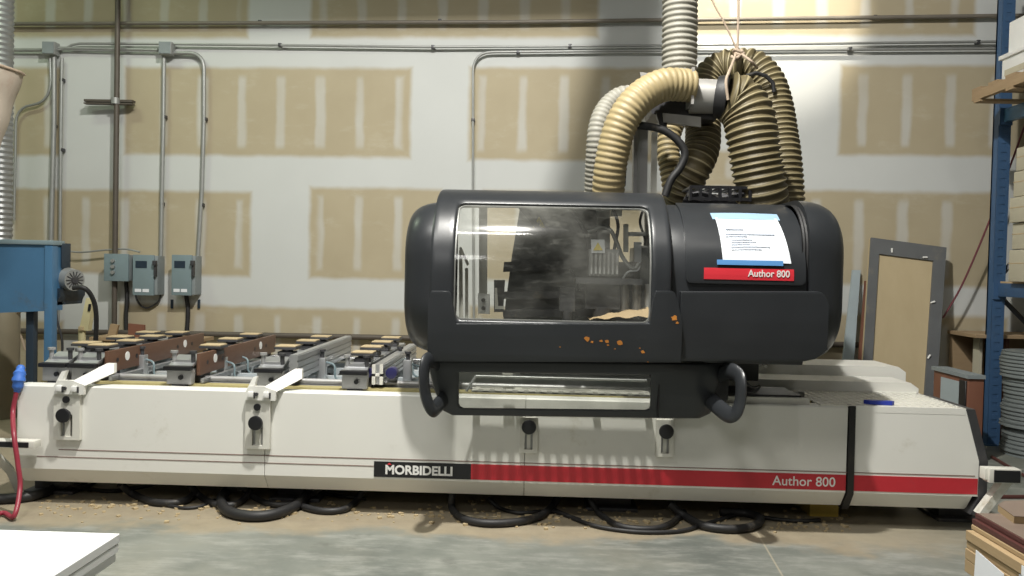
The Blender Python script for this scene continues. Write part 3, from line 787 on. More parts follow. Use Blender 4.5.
# ------------------------------------------------------------------ work supports (rails with pods)
Yr0, Yr1 = 4.74, 6.20
def extr(mb, x0, x1, z0, z1, y0, y1, mi=0):           # grooved extrusion
    h = z1 - z0; g = .007
    mb.box((x0 + g, y0, z0), (x1 - g, y1, z1), mi)
    n = 4
    for i in range(n):
        a = z0 + h * (i / n) + .004; b = z0 + h * ((i + 1) / n) - .006
        mb.box((x0, y0 + .001, a), (x0 + g + .001, y1, b), mi); mb.box((x1 - g - .001, y0 + .001, a), (x1, y1, b), mi)
def support(pxc, label, wood_side=None, alu_side=False, pads=((.25, 0), (.6, 0), (.95, 0), (1.25, 0)), padm='pad', head='plain'):
    Y = Yr0
    xc = at(pxc, 375, Y).x
    t = thing('work_support', Vector((xc, Y, .70)), label, 'work support', 'sliding work supports across the bed')
    w = .072; zt = .868
    mb = MB()
    extr(mb, xc - w, xc + w * .9, .765, .855, Y + .04, Yr1)
    obj('beam', mb, M['alu'], t, smooth=False)
    obj('carriage', MB().box((xc - w * 1.1, Y + .1, .70), (xc + w * 1.1, Y + .26, .775)).bev(.005), M['dsteel'], t)
    obj('carriage', MB().box((xc - w * 1.1, Yr1 - .2, .735), (xc + w * 1.1, Yr1 - .04, .775)).bev(.005), M['dsteel'], t)
    # front head
    mb = MB().poly([Vector((xc - w * 1.05, Y - .01, .715)), Vector((xc + w, Y - .01, .715)), Vector((xc + w * 1.05, Y - .01, .80)), Vector((xc - w * 1.05, Y - .01, .80))], (0, .05, 0)).bev(.004)
    obj('end_block', mb, M['alud'], t)
    obj('locking_screw', MB().cyl((xc + .012, Y - .022, .757), (xc + .012, Y - .008, .757), .014), M['black'], t)
    obj('release_handle', MB().box((xc - w * 1.15, Y - .05, .800), (xc + w * 1.15, Y + .0, .826)).bev(.007), M['black'], t)
    obj('lower_bumper', MB().box((xc - w * .6, Y - .015, .70), (xc + w * .6, Y + .02, .714)), M['black'], t)
    mb = MB().poly([Vector((xc - w, Y + .0, .826)), Vector((xc + w, Y + .0, .826)), Vector((xc + w, Y + .14, .876)), Vector((xc - w, Y + .14, .876))], (0, .02, -.01)).bev(.003)
    obj('sloped_guard', mb, M['alu'], t)
    for s in (-1, 1):
        obj('corner_pin', MB().cyl((xc + s * w * .8, Y + .05, .84), (xc + s * w * .8, Y + .05, .905), .013, n=14).cyl((xc + s * w * .8, Y + .05, .895), (xc + s * w * .8, Y + .05, .91), .022, n=14), M['dsteel' if s > 0 else 'alud'], t)
    for (dy, dx) in pads:
        y_ = Y + dy
        p = obj('suction_pod', MB().box((xc - .05 + dx, y_ - .05, .86), (xc + .05 + dx, y_ + .05, .885)).cyl((xc + dx, y_, .885), (xc + dx, y_, .905), .035, n=18).box((xc - .07 + dx, y_ - .065, .900), (xc + .07 + dx, y_ + .065, .915)).bev(.003), M['dsteel'], t)
        obj('pod_pad', MB().box((xc - .066 + dx, y_ - .06, .915), (xc + .066 + dx, y_ + .06, .924)).bev(.004), M[padm], p)
    if wood_side:
        xw = at(wood_side, 365, Y + .05).x
        pan = obj('side_board', MB().box((xw, Y + .05, .762), (xw + .022, Yr1, .893)).bev(.002), M['brown'], t)
        for dy in (.28, 1.12):
            obj('round_sticker', MB().cyl((xw + .021, Y + dy, .842), (xw + .024, Y + dy, .842), .028, n=20), M['white'], pan, label='white round sticker')
            obj('hole', MB().cyl((xw + .0205, Y + dy - .12, .83), (xw + .0235, Y + dy - .12, .83), .014, n=14), M['black'], pan)
            obj('hole', MB().cyl((xw + .0205, Y + dy + .12, .83), (xw + .0235, Y + dy + .12, .83), .014, n=14), M['black'], pan)
        mb = MB(); extr(mb, xw + .024, xw + .05, .715, .745, Y + .05, Yr1); 
        obj('guide_bar', mb, M['alu'], t, smooth=False)
    if alu_side:
        xw = xc + w * 1.35
        mb = MB(); extr(mb, xw, xw + .055, .745, .90, Y + .05, Yr1); obj('side_extrusion', mb, M['alu'], t, smooth=False)
    return t
ws = []
support(56, 'sliding support rail, leftmost on the bed', None, False, ((.3, .02), (.75, 0), (1.15, 0)))
support(85, 'sliding support rail with a long brown side board, behind the leftmost clamp', 104.5, False, ((.2, .0), (.5, 0.02), (.85, 0), (1.2, .02)))
support(180, 'sliding support rail with a shorter brown side board, in the middle of the row', 196.5, False, ((.35, .06), (.8, 0), (1.2, 0)))
support(270, 'sliding support rail with a silver side extrusion, behind the second clamp', None, True, ((.4, -.02), (.8, 0), (1.15, 0)))
support(355, 'sliding support rail nearest the hood on its left', None, False, ((.15, .02), (.5, 0), (.85, 0), (1.2, 0)))
# free twin extrusion next to the last rail
t = thing('stop_bar', Vector((at(378, 375, 4.8).x, 4.8, .70)), 'silver double extrusion bar with blue end plugs between the last rail and the hood', 'bar')
x = t.location.x
mb = MB(); extr(mb, x - .032, x + .032, .735, .855, 4.80, 6.15)
obj('bar', mb, M['alu'], t, smooth=False)
mb = MB().box((x - .034, 4.785, .735), (x - .014, 4.80, .855)).box((x + .012, 4.785, .735), (x + .032, 4.80, .855)).box((x - .034, 4.785, .785), (x + .032, 4.80, .80))
obj('end_profile', mb, M['cream2'], t, smooth=False)
for s in (-1, 1):
    obj('plug', MB().cyl((x + s * .075, 4.82, .80), (x + s * .075, 4.90, .80), .035, n=18).bev(.005), mat('navy_plug', (.02, .02, .09), .4), t, label='dark blue round plug')
obj('carriage', MB().box((x - .06, 4.95, .70), (x + .06, 5.1, .735)), M['dsteel'], t)
obj('carriage', MB().box((x - .06, 5.95, .70), (x + .06, 6.1, .735)), M['dsteel'], t)
# small vertical pneumatic cylinders and fittings seen between the rails
n_ = 0
for (px, py, Y, lab) in ((142, 372, 5.2, 'left'), (222, 372, 5.2, 'mid'), (236, 368, 5.5, 'mid2'), (322, 372, 5.3, 'right'), (400, 362, 5.6, 'r2'), (408, 360, 5.3, 'r3')):
    c = at(px, py, Y)
    t = thing('pneumatic_stop', Vector((c.x, Y, .635)), {
        'left': 'small silver pneumatic stop between the long brown board and the next rail', 'mid': 'small silver pneumatic stop, nearer of the two right of the shorter brown board',
        'mid2': 'small silver pneumatic stop, farther of the two right of the shorter brown board', 'right': 'small silver pneumatic stop right of the silver-sided rail',
        'r2': 'upright silver pneumatic stop beside the hood, farther one', 'r3': 'upright silver pneumatic stop beside the hood, nearer one'}[lab], 'stop', 'pneumatic stops between the rails')
    h = .17
    obj('cylinder', MB().box((c.x - .028, Y - .028, .66), (c.x + .028, Y + .028, .66 + h)).bev(.006), M['alu'], t)
    obj('piston', MB().cyl((c.x, Y, .66 + h), (c.x, Y, .66 + h + .05), .013, n=14).cyl((c.x, Y, .66 + h + .04), (c.x, Y, .66 + h + .055), .022, n=14), M['dsteel'], t)
    obj('base', MB().box((c.x - .06, Y - .045, .635), (c.x + .06, Y + .045, .66)).bev(.004), M['alud'], t)
    P = spline([Vector((c.x + .03, Y, .8)), Vector((c.x + .09, Y - .03, .78)), Vector((c.x + .10, Y - .03, .70)), Vector((c.x + .16, Y, .66))], 6)
    obj('tubing', MB().tube(P, .007, 8), M['boxg'], t)
# loose air tubes on the bed
for k, (pts, lab) in enumerate((([(112, 376), (135, 372), (160, 374), (168, 370)], 'thin dark air tube lying on the bed between the first two brown boards'),
                   ([(205, 374), (225, 362), (240, 376), (252, 366)], 'thin dark air tube looping in front of the second clamp rail'),
                   ([(300, 376), (318, 368), (335, 377), (343, 370)], 'thin dark air tube left of the fifth rail'))):
    P = spline([gz(x, y, .66) for x, y in pts], 8)
    tag(obj('air_tube', MB().tube(P, .009, 8), M['rubber']), lab, 'tube')

# ------------------------------------------------------------------ the hood (machining head)
def build_profile():
    pts = []
    zc_, Rr = 1.42, .46
    pts += [(4.335, .955), (4.325, 1.0), (4.315, 1.1), (4.31, 1.2), (4.31, 1.3)]
    for i in range(0, 31):
        a = i / 30 * PI / 2
        pts.append((4.31 + .52 * (1 - math.cos(a)), zc_ + Rr * math.sin(a)))
    pts += [(4.95, 1.885), (5.1, 1.888), (5.25, 1.885)]
    return pts
PROF = build_profile()
CUM = [0]
for a, b in zip(PROF, PROF[1:]): CUM.append(CUM[-1] + math.hypot(b[0] - a[0], b[1] - a[1]))
def prof(v, off=0):
    v = max(0, min(CUM[-1] - 1e-6, v))
    i = max(k for k in range(len(CUM) - 1) if CUM[k] <= v)
    s = (v - CUM[i]) / (CUM[i + 1] - CUM[i])
    y = PROF[i][0] + (PROF[i + 1][0] - PROF[i][0]) * s; z = PROF[i][1] + (PROF[i + 1][1] - PROF[i][1]) * s
    def tang(k):
        a = PROF[max(0, k - 1)]; b = PROF[min(len(PROF) - 1, k + 1)]; L = math.hypot(b[0] - a[0], b[1] - a[1]); return ((b[0] - a[0]) / L, (b[1] - a[1]) / L)
    t0, t1 = tang(i), tang(i + 1); ty = t0[0] + (t1[0] - t0[0]) * s; tz = t0[1] + (t1[1] - t0[1]) * s
    L = math.hypot(ty, tz)
    return y - tz / L * off, z + ty / L * off
def vof(z):
    for i in range(len(PROF) - 1):
        if PROF[i][1] <= z <= PROF[i + 1][1]:
            return CUM[i] + (z - PROF[i][1]) / max(1e-9, PROF[i + 1][1] - PROF[i][1]) * (CUM[i + 1] - CUM[i])
    return 0 if z < PROF[0][1] else CUM[34]
def vpx(px, py, off=0):                # pixel -> (X, v) on the hood surface
    best = None
    lo, hi = 0.0, CUM[34]
    for _ in range(40):
        m_ = (lo + hi) / 2
        y, z = prof(m_, off)
        if at(px, py, y).z > z: lo = m_
        else: hi = m_
    y, z = prof((lo + hi) / 2, off)
    return at(px, py, y).x, (lo + hi) / 2
def S(x, v, off=0):
    y, z = prof(v, off); return Vector((x, y, z))

def colpanel(name, m, parent, cols, off, depth=.03, nv=22, bevel=.008, label=None, endcurve=None):
    """cols: list of (x, v_bottom, v_top); a solid shell following the hood's curve"""
    mb = MB()
    front = []; back = []
    for (x, vb, vt) in cols:
        e = endcurve(x) if endcurve else 0
        front.append([S(x, vb + (vt - vb) * j / nv, off) + Vector((0, e, 0)) for j in range(nv + 1)])
        back.append([S(x, vb + (vt - vb) * j / nv, off - depth) + Vector((0, e, 0)) for j in range(nv + 1)])
    bm = mb.bm
    A = [[bm.verts.new(p) for p in r] for r in front]; B = [[bm.verts.new(p) for p in r] for r in back]
    nc = len(cols)
    for i in range(nc - 1):
        for j in range(nv):
            bm.faces.new((A[i][j], A[i + 1][j], A[i + 1][j + 1], A[i][j + 1])); bm.faces.new((B[i][j], B[i][j + 1], B[i + 1][j + 1], B[i + 1][j]))
        bm.faces.new((A[i][0], B[i][0], B[i + 1][0], A[i + 1][0])); bm.faces.new((A[i][nv], A[i + 1][nv], B[i + 1][nv], B[i][nv]))
    for j in range(nv):
        bm.faces.new((A[0][j], A[0][j + 1], B[0][j + 1], B[0][j])); bm.faces.new((A[-1][j], B[-1][j], B[-1][j + 1], A[-1][j + 1]))
    if bevel:
        bmesh.ops.recalc_face_normals(bm, faces=bm.faces)
        es = [e for e in bm.edges if len(e.link_faces) == 2 and e.calc_face_angle(0) > R(60)]
        bmesh.ops.bevel(bm, geom=es, offset=bevel, segments=3, affect='EDGES', profile=.5, clamp_overlap=True)
    return obj(name, mb, m, parent, ang=50, label=label)
def rrect(x0, x1, v0, v1, r, n=6, side=14):
    P = []
    for (cx, cy, a0) in ((x1 - r, v0 + r, -PI / 2), (x1 - r, v1 - r, 0), (x0 + r, v1 - r, PI / 2), (x0 + r, v0 + r, PI)):
        for i in range(n + 1):
            a = a0 + PI / 2 * i / n; P.append((cx + r * math.cos(a), cy + r * math.sin(a)))
    # densify straight sides evenly so both loops match
    out = []
    m_ = n + 1
    for k in range(4):
        out += P[k * m_:(k + 1) * m_]
        a = P[(k + 1) * m_ - 1]; b = P[((k + 1) * m_) % len(P)]
        for s in range(1, side): out.append((a[0] + (b[0] - a[0]) * s / side, a[1] + (b[1] - a[1]) * s / side))
    return out
def ringpanel(name, m, parent, outer, inner, off, depth, fn=S, label=None, k=5):
    bm = (mb := MB()).bm
    def loop(f, o): return [fn(x, v, o) for x, v in f]
    def mixl(s): return [(a[0] + (b[0] - a[0]) * s, a[1] + (b[1] - a[1]) * s) for a, b in zip(outer, inner)]
    rows = [loop(outer, off - depth), loop(outer, off - .008), loop(mixl(.06), off - .002)]
    for i in range(k + 1): rows.append(loop(mixl(.12 + .76 * i / k), off))
    rows += [loop(mixl(.95), off - .002), loop(inner, off - .008), loop(inner, off - depth)]
    rows.append(rows[0])
    mb.grid(rows, True)
    bmesh.ops.remove_doubles(bm, verts=bm.verts, dist=1e-6)
    return obj(name, mb, m, parent, ang=50, label=label)

hood = thing('machining_head', Vector((.5, 4.75, .64)), 'large black rounded hood of the machining head, with a window and red label', 'machine head')
H = M['hood']
def X_(px, py=270, Y=4.33): return at(px, py, Y).x
def vz(py, px=540): return vpx(px, py)[1]

# domed end caps
def cap(x_in, x_out, zt, zbm, y0, y1, nm, sgn):
    rows = []
    K = 12
    for i in range(K + 1):
        u = i / K
        x = x_in + (x_out - x_in) * math.sin(u * PI / 2)
        s = math.cos(u * PI / 2) ** .45 if u < 1 else 0
        ins = .24 * (1 - s)
        a_z1, a_z0, a_y0, a_y1 = zt - ins, zbm + ins, y0 + ins, y1 - ins
        r = max(.06, .30 - ins * .8)
        L = rrect(a_y0, a_y1, a_z0, a_z1, r, 8, 6)
        rows.append([Vector((x, p[0], p[1])) for p in L])
    mb = MB()
    back = [Vector((x_in, p.y, p.z)) for p in rows[0]]
    cen = Vector((x_in, (y0 + y1) / 2, (zt + zbm) / 2))
    inn = [cen + (p - cen) * .93 for p in back]
    mb.grid([inn] + rows, True)
    mb.bm.faces.new([mb.bm.verts.new(p) for p in rows[-1]])
    bmesh.ops.remove_doubles(mb.bm, verts=mb.bm.verts, dist=1e-5)
    return obj(nm, mb, H, hood, ang=60)
zt_l = at(437, 203, 4.7).z; zt_r = at(808, 202, 4.7).z
cap(X_(437), at(404, 290, 4.47).x, zt_l, .955, 4.33, 5.25, 'end_cap', -1)
cap(X_(810), at(842, 290, 4.47).x, zt_r - .0, .955, 4.33, 5.25, 'end_cap', 1)
# dark bellows strips between cap and body
for (xa, xb) in ((X_(436), X_(442)), (X_(803), X_(811))):
    L = rrect(4.355, 5.2, .985, 1.845, .28, 8, 8)
    mb = MB(); n = 5
    rows = [[Vector((xa + (xb - xa) * i / n, 4.775 + (p[0] - 4.775) * (1 - .012 * (i % 2)), 1.41 + (p[1] - 1.41) * (1 - .012 * (i % 2)))) for p in L] for i in range(n + 1)]
    mb.grid(rows, True)
    obj('seal', mb, M['rubber'], hood)

# door frame ring around the main window (proud of the body)
OFF = .035
xo0 = vpx(430, 260, OFF)[0]; xo1 = vpx(672, 260, OFF)[0]
xi0 = vpx(454, 260, OFF)[0]; xi1 = vpx(652, 260, OFF)[0]
vi0 = vpx(540, 322, OFF)[1]; vi1 = vpx(540, 203, OFF)[1]
vo0 = vpx(540, 345, OFF)[1]; vo1 = CUM[33]
outer = rrect(xo0, xo1, vo0, vo1, .03, 6, 16); inner = rrect(xi0, xi1, vi0, vi1, .045, 6, 16)
door = ringpanel('door_frame', H, hood, outer, inner, OFF, .03)
# glazing
def glaze(x0, x1, v0, v1, off, m, nm, parent, fn=S, th=.004):
    mb = MB(); nu, nv = 4, 24
    rows = [[fn(x0 + (x1 - x0) * i / nu, v0 + (v1 - v0) * j / nv, off) for j in range(nv + 1)] for i in range(nu + 1)]
    mb.grid(rows); return obj(nm, mb, m, parent, ang=60, norec=True)
glaze(xi0 - .01, xi1 + .01, vi0 - .01, vi1 + .01, OFF - .02, M['glass'], 'window_pane', hood)
# pale seal line along the window's lower and upper edge
sl = ringpanel('window_seal', M['alud'], hood, rrect(xi0 - .004, xi1 + .004, vi0 - .004, vi1 + .004, .045, 6, 16), rrect(xi0 + .008, xi1 - .008, vi0 + .009, vi1 - .008, .04, 6, 16), OFF - .022, .006, k=1, label='pale seal inside the window edge')
# top cover behind the door
colpanel('top_cover', H, hood, [(xo0 + (xo1 - xo0) * i / 4, CUM[32], CUM[-1]) for i in range(5)], OFF - .005, .014, 10, .004)
# bars: hinge line
# centre apron (U shape)
def vtop_c(px):
    if px < 431: return 296 + (431 - px) * 2
    if px < 450: return 291
    if px < 456: return 291 + (px - 450) / 6 * 33
    if px < 650: return 324
    if px < 655: return 324 - (px - 650) / 5 * 33
    if px < 672: return 291
    return 291 + ((px - 672) / 10) ** 2.2 * 32
cols = []
OA = .075
pxs = [428, 429, 431, 434, 438, 443, 448, 450.5, 452, 454, 456, 458] + list(range(470, 650, 12)) + [648, 650, 652, 654, 656, 660, 666, 672, 675, 678, 680, 681.5, 682.5]
for px in pxs:
    x, vt = vpx(px, vtop_c(px), OA)
    bt = 361.5 + (px - 428) * .004
    if px < 434: bt = 361.5 - (434 - px) * 1.6
    _, vb = vpx(px, bt, OA)
    cols.append((x, vb, vt))
colpanel('lower_apron', H, hood, cols, OA, .075, 22, .024)
# left jamb behind apron + body side
colpanel('side_jamb', M['black'], hood, [(X_(440) + (xo0 + .02 - X_(440)) * i / 3, CUM[0], CUM[-1]) for i in range(4)], .0, .03, 40, .004)
# right body
BO = -.032
xr0, xr1_ = X_(668), X_(808)
colpanel('side_body', H, hood, [(xr0 + (xr1_ - xr0) * i / 6, CUM[0] + .0, CUM[-1]) for i in range(7)], BO, .03, 44, .006)
# raised panel on the right body
def rrcols(x0, x1, v0, v1, r, n=6, mid=6):
    out = []
    for i in range(n + 1):
        a = PI / 2 * i / n; d = r * (1 - math.sin(a)); out.append((x0 + r * (1 - math.cos(a)), v0 + d, v1 - d))
    for i in range(1, mid): out.append((x0 + r + (x1 - x0 - 2 * r) * i / mid, v0, v1))
    for i in range(n, -1, -1):
        a = PI / 2 * i / n; d = r * (1 - math.sin(a)); out.append((x1 - r * (1 - math.cos(a)), v0 + d, v1 - d))
    return out
OP = BO + .014
xa, va = vpx(686, 283, OP); xb, _ = vpx(806, 283, OP)
colpanel('access_panel', H, hood, rrcols(xa, xb, va, CUM[32], .028), OP, .03, 34, .006)
# right lower apron
cols = []
OB = .05
for px in [681, 683, 686, 692] + list(range(700, 820, 12)) + [818, 822, 825, 827, 828.5, 829.5]:
    ty = 291.5 if px < 818 else 291.5 + ((px - 818) / 11.5) ** 2.5 * 14
    by = 361.5 if px < 810 else 361.5 - ((px - 810) / 19.5) ** 2 * 12
    x, vt = vpx(px, ty, OB); _, vb = vpx(px, by, OB)
    cols.append((x, vb, vt))
colpanel('lower_apron', H, hood, cols, OB, .07, 20, .022)
# red label + paper notice on the access panel
def patch(px0, px1, py0, py1, off, m, nm, parent, nv=14, th=.0015, nu=6, warp=None):
    x0, v1 = vpx(px0, py0, off); x1, _ = vpx(px1, py0, off); _, v0 = vpx(px0, py1, off)
    mb = MB(); rows = []; rb = []
    for i in range(nu + 1):
        s = i / nu
        rr = []; r2 = []
        for j in range(nv + 1):
            q = j / nv
            x = x0 + (x1 - x0) * s; v = v0 + (v1 - v0) * q; o = off
            if warp: x, v, o = warp(s, q, x, v, o)
            rr.append(S(x, v, o)); r2.append(S(x, v, o - th))
        rows.append(rr); rb.append(r2)
    bm = mb.bm
    A = [[bm.verts.new(p) for p in r] for r in rows]; B = [[bm.verts.new(p) for p in r] for r in rb]
    for i in range(nu):
        for j in range(nv):
            bm.faces.new((A[i][j], A[i + 1][j], A[i + 1][j + 1], A[i][j + 1])); bm.faces.new((B[i][j], B[i][j + 1], B[i + 1][j + 1], B[i + 1][j]))
        bm.faces.new((A[i][0], B[i][0], B[i + 1][0], A[i + 1][0])); bm.faces.new((A[i][nv], A[i + 1][nv], B[i + 1][nv], B[i][nv]))
    for j in range(nv):
        bm.faces.new((A[0][j], A[0][j + 1], B[0][j + 1], B[0][j])); bm.faces.new((A[-1][j], B[-1][j], B[-1][j + 1], A[-1][j + 1]))
    return obj(nm, mb, m, parent, ang=60)
lab = patch(704, 794, 267.5, 279, OP + .003, M['redlab'], 'model_label', hood)
c0 = at(748, 276.5, 4.31 - OP - .005)
c1 = at(790, 276.5, 4.31 - OP - .005)
text('Author 800', .052, (c0.x, c0.y + .0005, c0.z), M['white'], lab, width=c1.x - c0.x, bold=.0008)
sk = lambda dx: (lambda s, q, x, v, o: (x + dx * (1 - q), v, o + .004 * math.sin(PI * s)))
notice = patch(710, 776, 213, 219, OP + .003, M['papblue2'], 'paper_notice', hood, warp=sk(.004))
root_n = notice
tpaper = notice
pp = patch(715, 776, 217.5, 262, OP + .004, M['paper'], 'sheet', notice, warp=lambda s, q, x, v, o: (x + .037 * (1 - q) * (.35 + .65 * s) , v, o + .006 * math.sin(PI * s) * (1 - q)))
patch(717, 783, 259.5, 264.5, OP + .012, M['papblue'], 'blue_band', notice, nv=4)
for (a_, b_, y_, h_) in ((723, 741, 227.5, 1.6), (723, 772, 232.5, 1.3), (723, 745, 234.8, 1.1), (729, 750, 238.3, .9), (729, 754, 240.6, .9), (729, 748, 242.9, .9), (729, 768, 245.4, .9), (729, 760, 248, .9)):
    patch(a_ + 2, b_ + 2, y_, y_ + h_, OP + .0125, M['ink'], 'print_line', pp, nv=2, nu=6, th=.0008)
# orange scuffs on the apron
mb = MB()
random.seed(3)
def scuff(px, py, r, off=OA):
    k = 9
    x, v = vpx(px, py, off)
    P = []
    for i in range(k):
        a = 2 * PI * i / k; rr = r * (.6 + .6 * random.random()); P.append(S(x + rr * math.cos(a) * 1.3, v + rr * math.sin(a), off + .0012))
    mb.poly(P, (0, .002, 0))
for (px, py, r) in ((587, 339, .014), (592, 342, .006), (601, 341, .007), (607, 341.5, .008), (608, 345, .005), (620, 342.5, .012), (643, 352, .008), (648, 362, .003), (674, 318, .014), (677, 323, .007), (640, 348, .003), (560, 347, .003), (615, 349, .003)):
    scuff(px, py, r)
obj('scuff_marks', mb, M['chip'], hood, label='orange scuffs where the black surface is chipped')

# lower window housing
LP = [(4.335, .975), (4.345, .90), (4.375, .78), (4.41, .69), (4.435, .635)]
LC = [0]
for a, b in zip(LP, LP[1:]): LC.append(LC[-1] + math.hypot(b[0] - a[0], b[1] - a[1]))
def zy(z):
    for a, b in zip(LP, LP[1:]):
        if b[1] <= z <= a[1]:
            s = (z - a[1]) / (b[1] - a[1]); return a[0] + (b[0] - a[0]) * s
    return LP[0][0] if z > LP[0][1] else LP[-1][0]
XR_ = at(726, 380, 4.4).x
def SL(x, z, off=0):
    y = zy(z) - off
    d = max(0, x - at(690, 380, 4.36).x); y += 2.2 * d * d
    d2 = max(0, at(440, 380, 4.36).x - x); y += 2.0 * d2 * d2
    return Vector((x, y, z))
def lpx(px, py):
    z = .8
    for _ in range(12): z = at(px, py, zy(z)).z
    return at(px, py, zy(z)).x, z
def lloop(cor, side=12):           # polygon from pixel corners, dense
    P = [lpx(*c) for c in cor]; out = []
    for a, b in zip(P, P[1:] + P[:1]):
        for s in range(side): out.append((a[0] + (b[0] - a[0]) * s / side, a[1] + (b[1] - a[1]) * s / side))
    return out
oc = [(452, 415.5), (700, 419), (712, 415), (720, 402), (729, 364), (426, 360), (434, 390), (443, 411)]
ic = [(463, 408.5), (646, 410.5), (649.5, 409), (650.5, 406), (651, 375), (459, 372.5), (458.5, 404), (460, 407)]
ringpanel('lower_window_frame', H, hood, lloop(oc), lloop(ic), 0, .028, fn=SL)
xa, z0a = lpx(456, 411); xb, z1a = lpx(653, 372)
glaze(xa, xb, z0a, z1a, -.025, M['glass2'], 'lower_window_pane', hood, fn=SL)
obj('crease', MB().box((at(659, 400, 4.35).x - .003, 4.36, .66), (at(659, 400, 4.35).x + .003, 4.40, .93)), M['black'], hood)
# slotted tray inside the lower window (gives the barred light on the panel)
xa, _ = lpx(474, 400); xb, _ = lpx(649, 400)
mb = MB(); n = 15
y0t, y1t = 4.42, 4.555
mb.box((xa, y0t, .762), (xb, y0t + .008, .772)); mb.box((xa, 4.484, .762), (xb, 4.522, .772)); mb.box((xa, 4.449, .762), (xb, 4.456, .771)); mb.box((xa, 4.550, .762), (xb, y1t, .775))
for i in range(n + 1):
    x = xa + (xb - xa) * i / n; mb.box((x - .017, y0t, .764), (x + .017, 4.50, .771))
for x in (xa, (xa * .75 + xb * .25), (xa * .3 + xb * .7), xb): mb.box((x - .02, 4.5, .764), (x + .02, y1t, .771))
obj('slotted_tray', mb, M['cream2'], hood, smooth=False)
obj('tray_rod', MB().cyl((xa, 4.50, .84), (xb, 4.50, .84), .008).cyl((xa, 4.50, .84), (xa - .05, 4.47, .76), .008), M['galv'], hood)
obj('tray_fitting', MB().box((at(502, 378, 4.5).x, 4.5, .85), (at(513, 378, 4.5).x, 4.53, .885)).bev(.003), M['cream2'], hood)

# loop handles
def handle(pts, nm):
    P = spline(pts, 8)
    obj(nm, MB().tube(P, .022, 12, flat=(1.0, 2.0), up=(1, 0, 0)), M['hood'], hood)
handle([at(441, 366, 4.42), at(433, 360, 4.30), at(426, 362, 4.22), at(424, 375, 4.19), at(425, 392, 4.19), at(429, 405, 4.20), at(434, 409, 4.24), at(444, 398, 4.40)], 'loop_handle')
handle([at(716, 376, 4.50), at(730, 371, 4.30), at(739, 376, 4.22), at(741, 385, 4.19), at(740, 402, 4.19), at(735, 414, 4.20), at(726, 413, 4.26), at(708, 398, 4.45)], 'loop_handle')
obj('handle_mount', MB().box((at(712, 372, 4.45).x, 4.42, at(712, 400, 4.45).z), (at(728, 372, 4.45).x, 4.52, at(712, 362, 4.45).z)).bev(.01), M['black'], hood)
P = spline([at(744, 380, 4.5), at(752, 387, 4.52), at(760, 386, 4.55), at(756, 391, 4.56), at(748, 392, 4.58)], 6)
obj('cord', MB().tube(P, .006, 8), M['rubber'], hood)

# interior of the hood: gantry plate, spindle, boxes, wiring
Yi = 4.95
def ipoly(pts, Y, dep, m, nm, parent=hood, bev=.004, label=None):
    mb = MB().poly([at(x, y, Y) for x, y in pts], (0, dep, 0))
    if bev: mb.bev(bev)
    return obj(nm, mb, m, parent, ang=30, label=label)
gb = ipoly([(522, 196), (600, 196), (600, 345), (500, 345), (506, 300), (512, 255)], Yi, .4, M['inside'], 'gantry_body')
ipoly([(600, 262), (662, 262), (662, 345), (600, 345)], Yi + .1, .3, M['inside'], 'gantry_body')
ipoly([(504, 262), (600, 258), (600, 268), (503, 272)], Yi - .05, .05, M['dsteel'], 'cross_slide')
ipoly([(503, 292), (655, 290), (655, 297), (503, 299)], Yi - .10, .10, M['dsteel'], 'cross_slide')
ipoly([(503, 310), (600, 309), (600, 316), (503, 317)], Yi - .12, .12, M['dsteel'], 'cross_slide')
for (cx, cy, r) in ((539, 223, 6.5),):
    ipoly([(cx - r, cy + r * .75), (cx + r, cy + r * .75), (cx, cy - r)], Yi - .004, .003, M['wax'], 'warning_triangle', bev=0, label='yellow warning triangle')
    ipoly([(cx - .6, cy + 3), (cx + .6, cy + 3), (cx + .5, cy - 2), (cx - .5, cy - 2)], Yi - .006, .002, M['black'], 'warning_symbol', bev=0)
# left uprights
ipoly([(479, 196), (487, 196), (487, 296), (479, 296)], 4.85, .03, M['cream2'], 'door_post')
ipoly([(459, 250), (462, 248), (463, 322), (459, 322)], 4.7, .02, M['cream2'], 'door_post')
ipoly([(465, 268), (468, 268), (468, 322), (465, 322)], 4.75, .02, M['cream2'], 'door_post')
ipoly([(459, 248), (461, 247), (469, 264), (467, 266)], 4.71, .02, M['cream2'], 'strut')
ipoly([(449, 202), (656, 203), (656, 208), (449, 207.5)], 4.98, .02, M['cream2'], 'top_rail')
sb = ipoly([(478, 293.5), (489.5, 294), (489.5, 314), (478, 313.5)], 4.8, .04, M['whiteb'], 'button_box')
for y_ in (300, 308):
    p = at(483.5, y_, 4.8); obj('button', MB().cyl(p, p + Vector((0, -.02, 0)), .012, n=18), M['black'], sb)
ipoly([(495, 288), (497, 288), (498, 306), (504, 306), (504, 309), (495, 309)], 4.8, .02, M['cream2'], 'l_bracket')
ipoly([(494, 280), (505, 280), (503, 312), (494, 312)], 4.9, .02, M['dsteel'], 'bracket_plate')
ipoly([(515, 204), (522, 204), (548, 235), (543, 238)], 4.94, .02, M['black'], 'cable_sleeve')
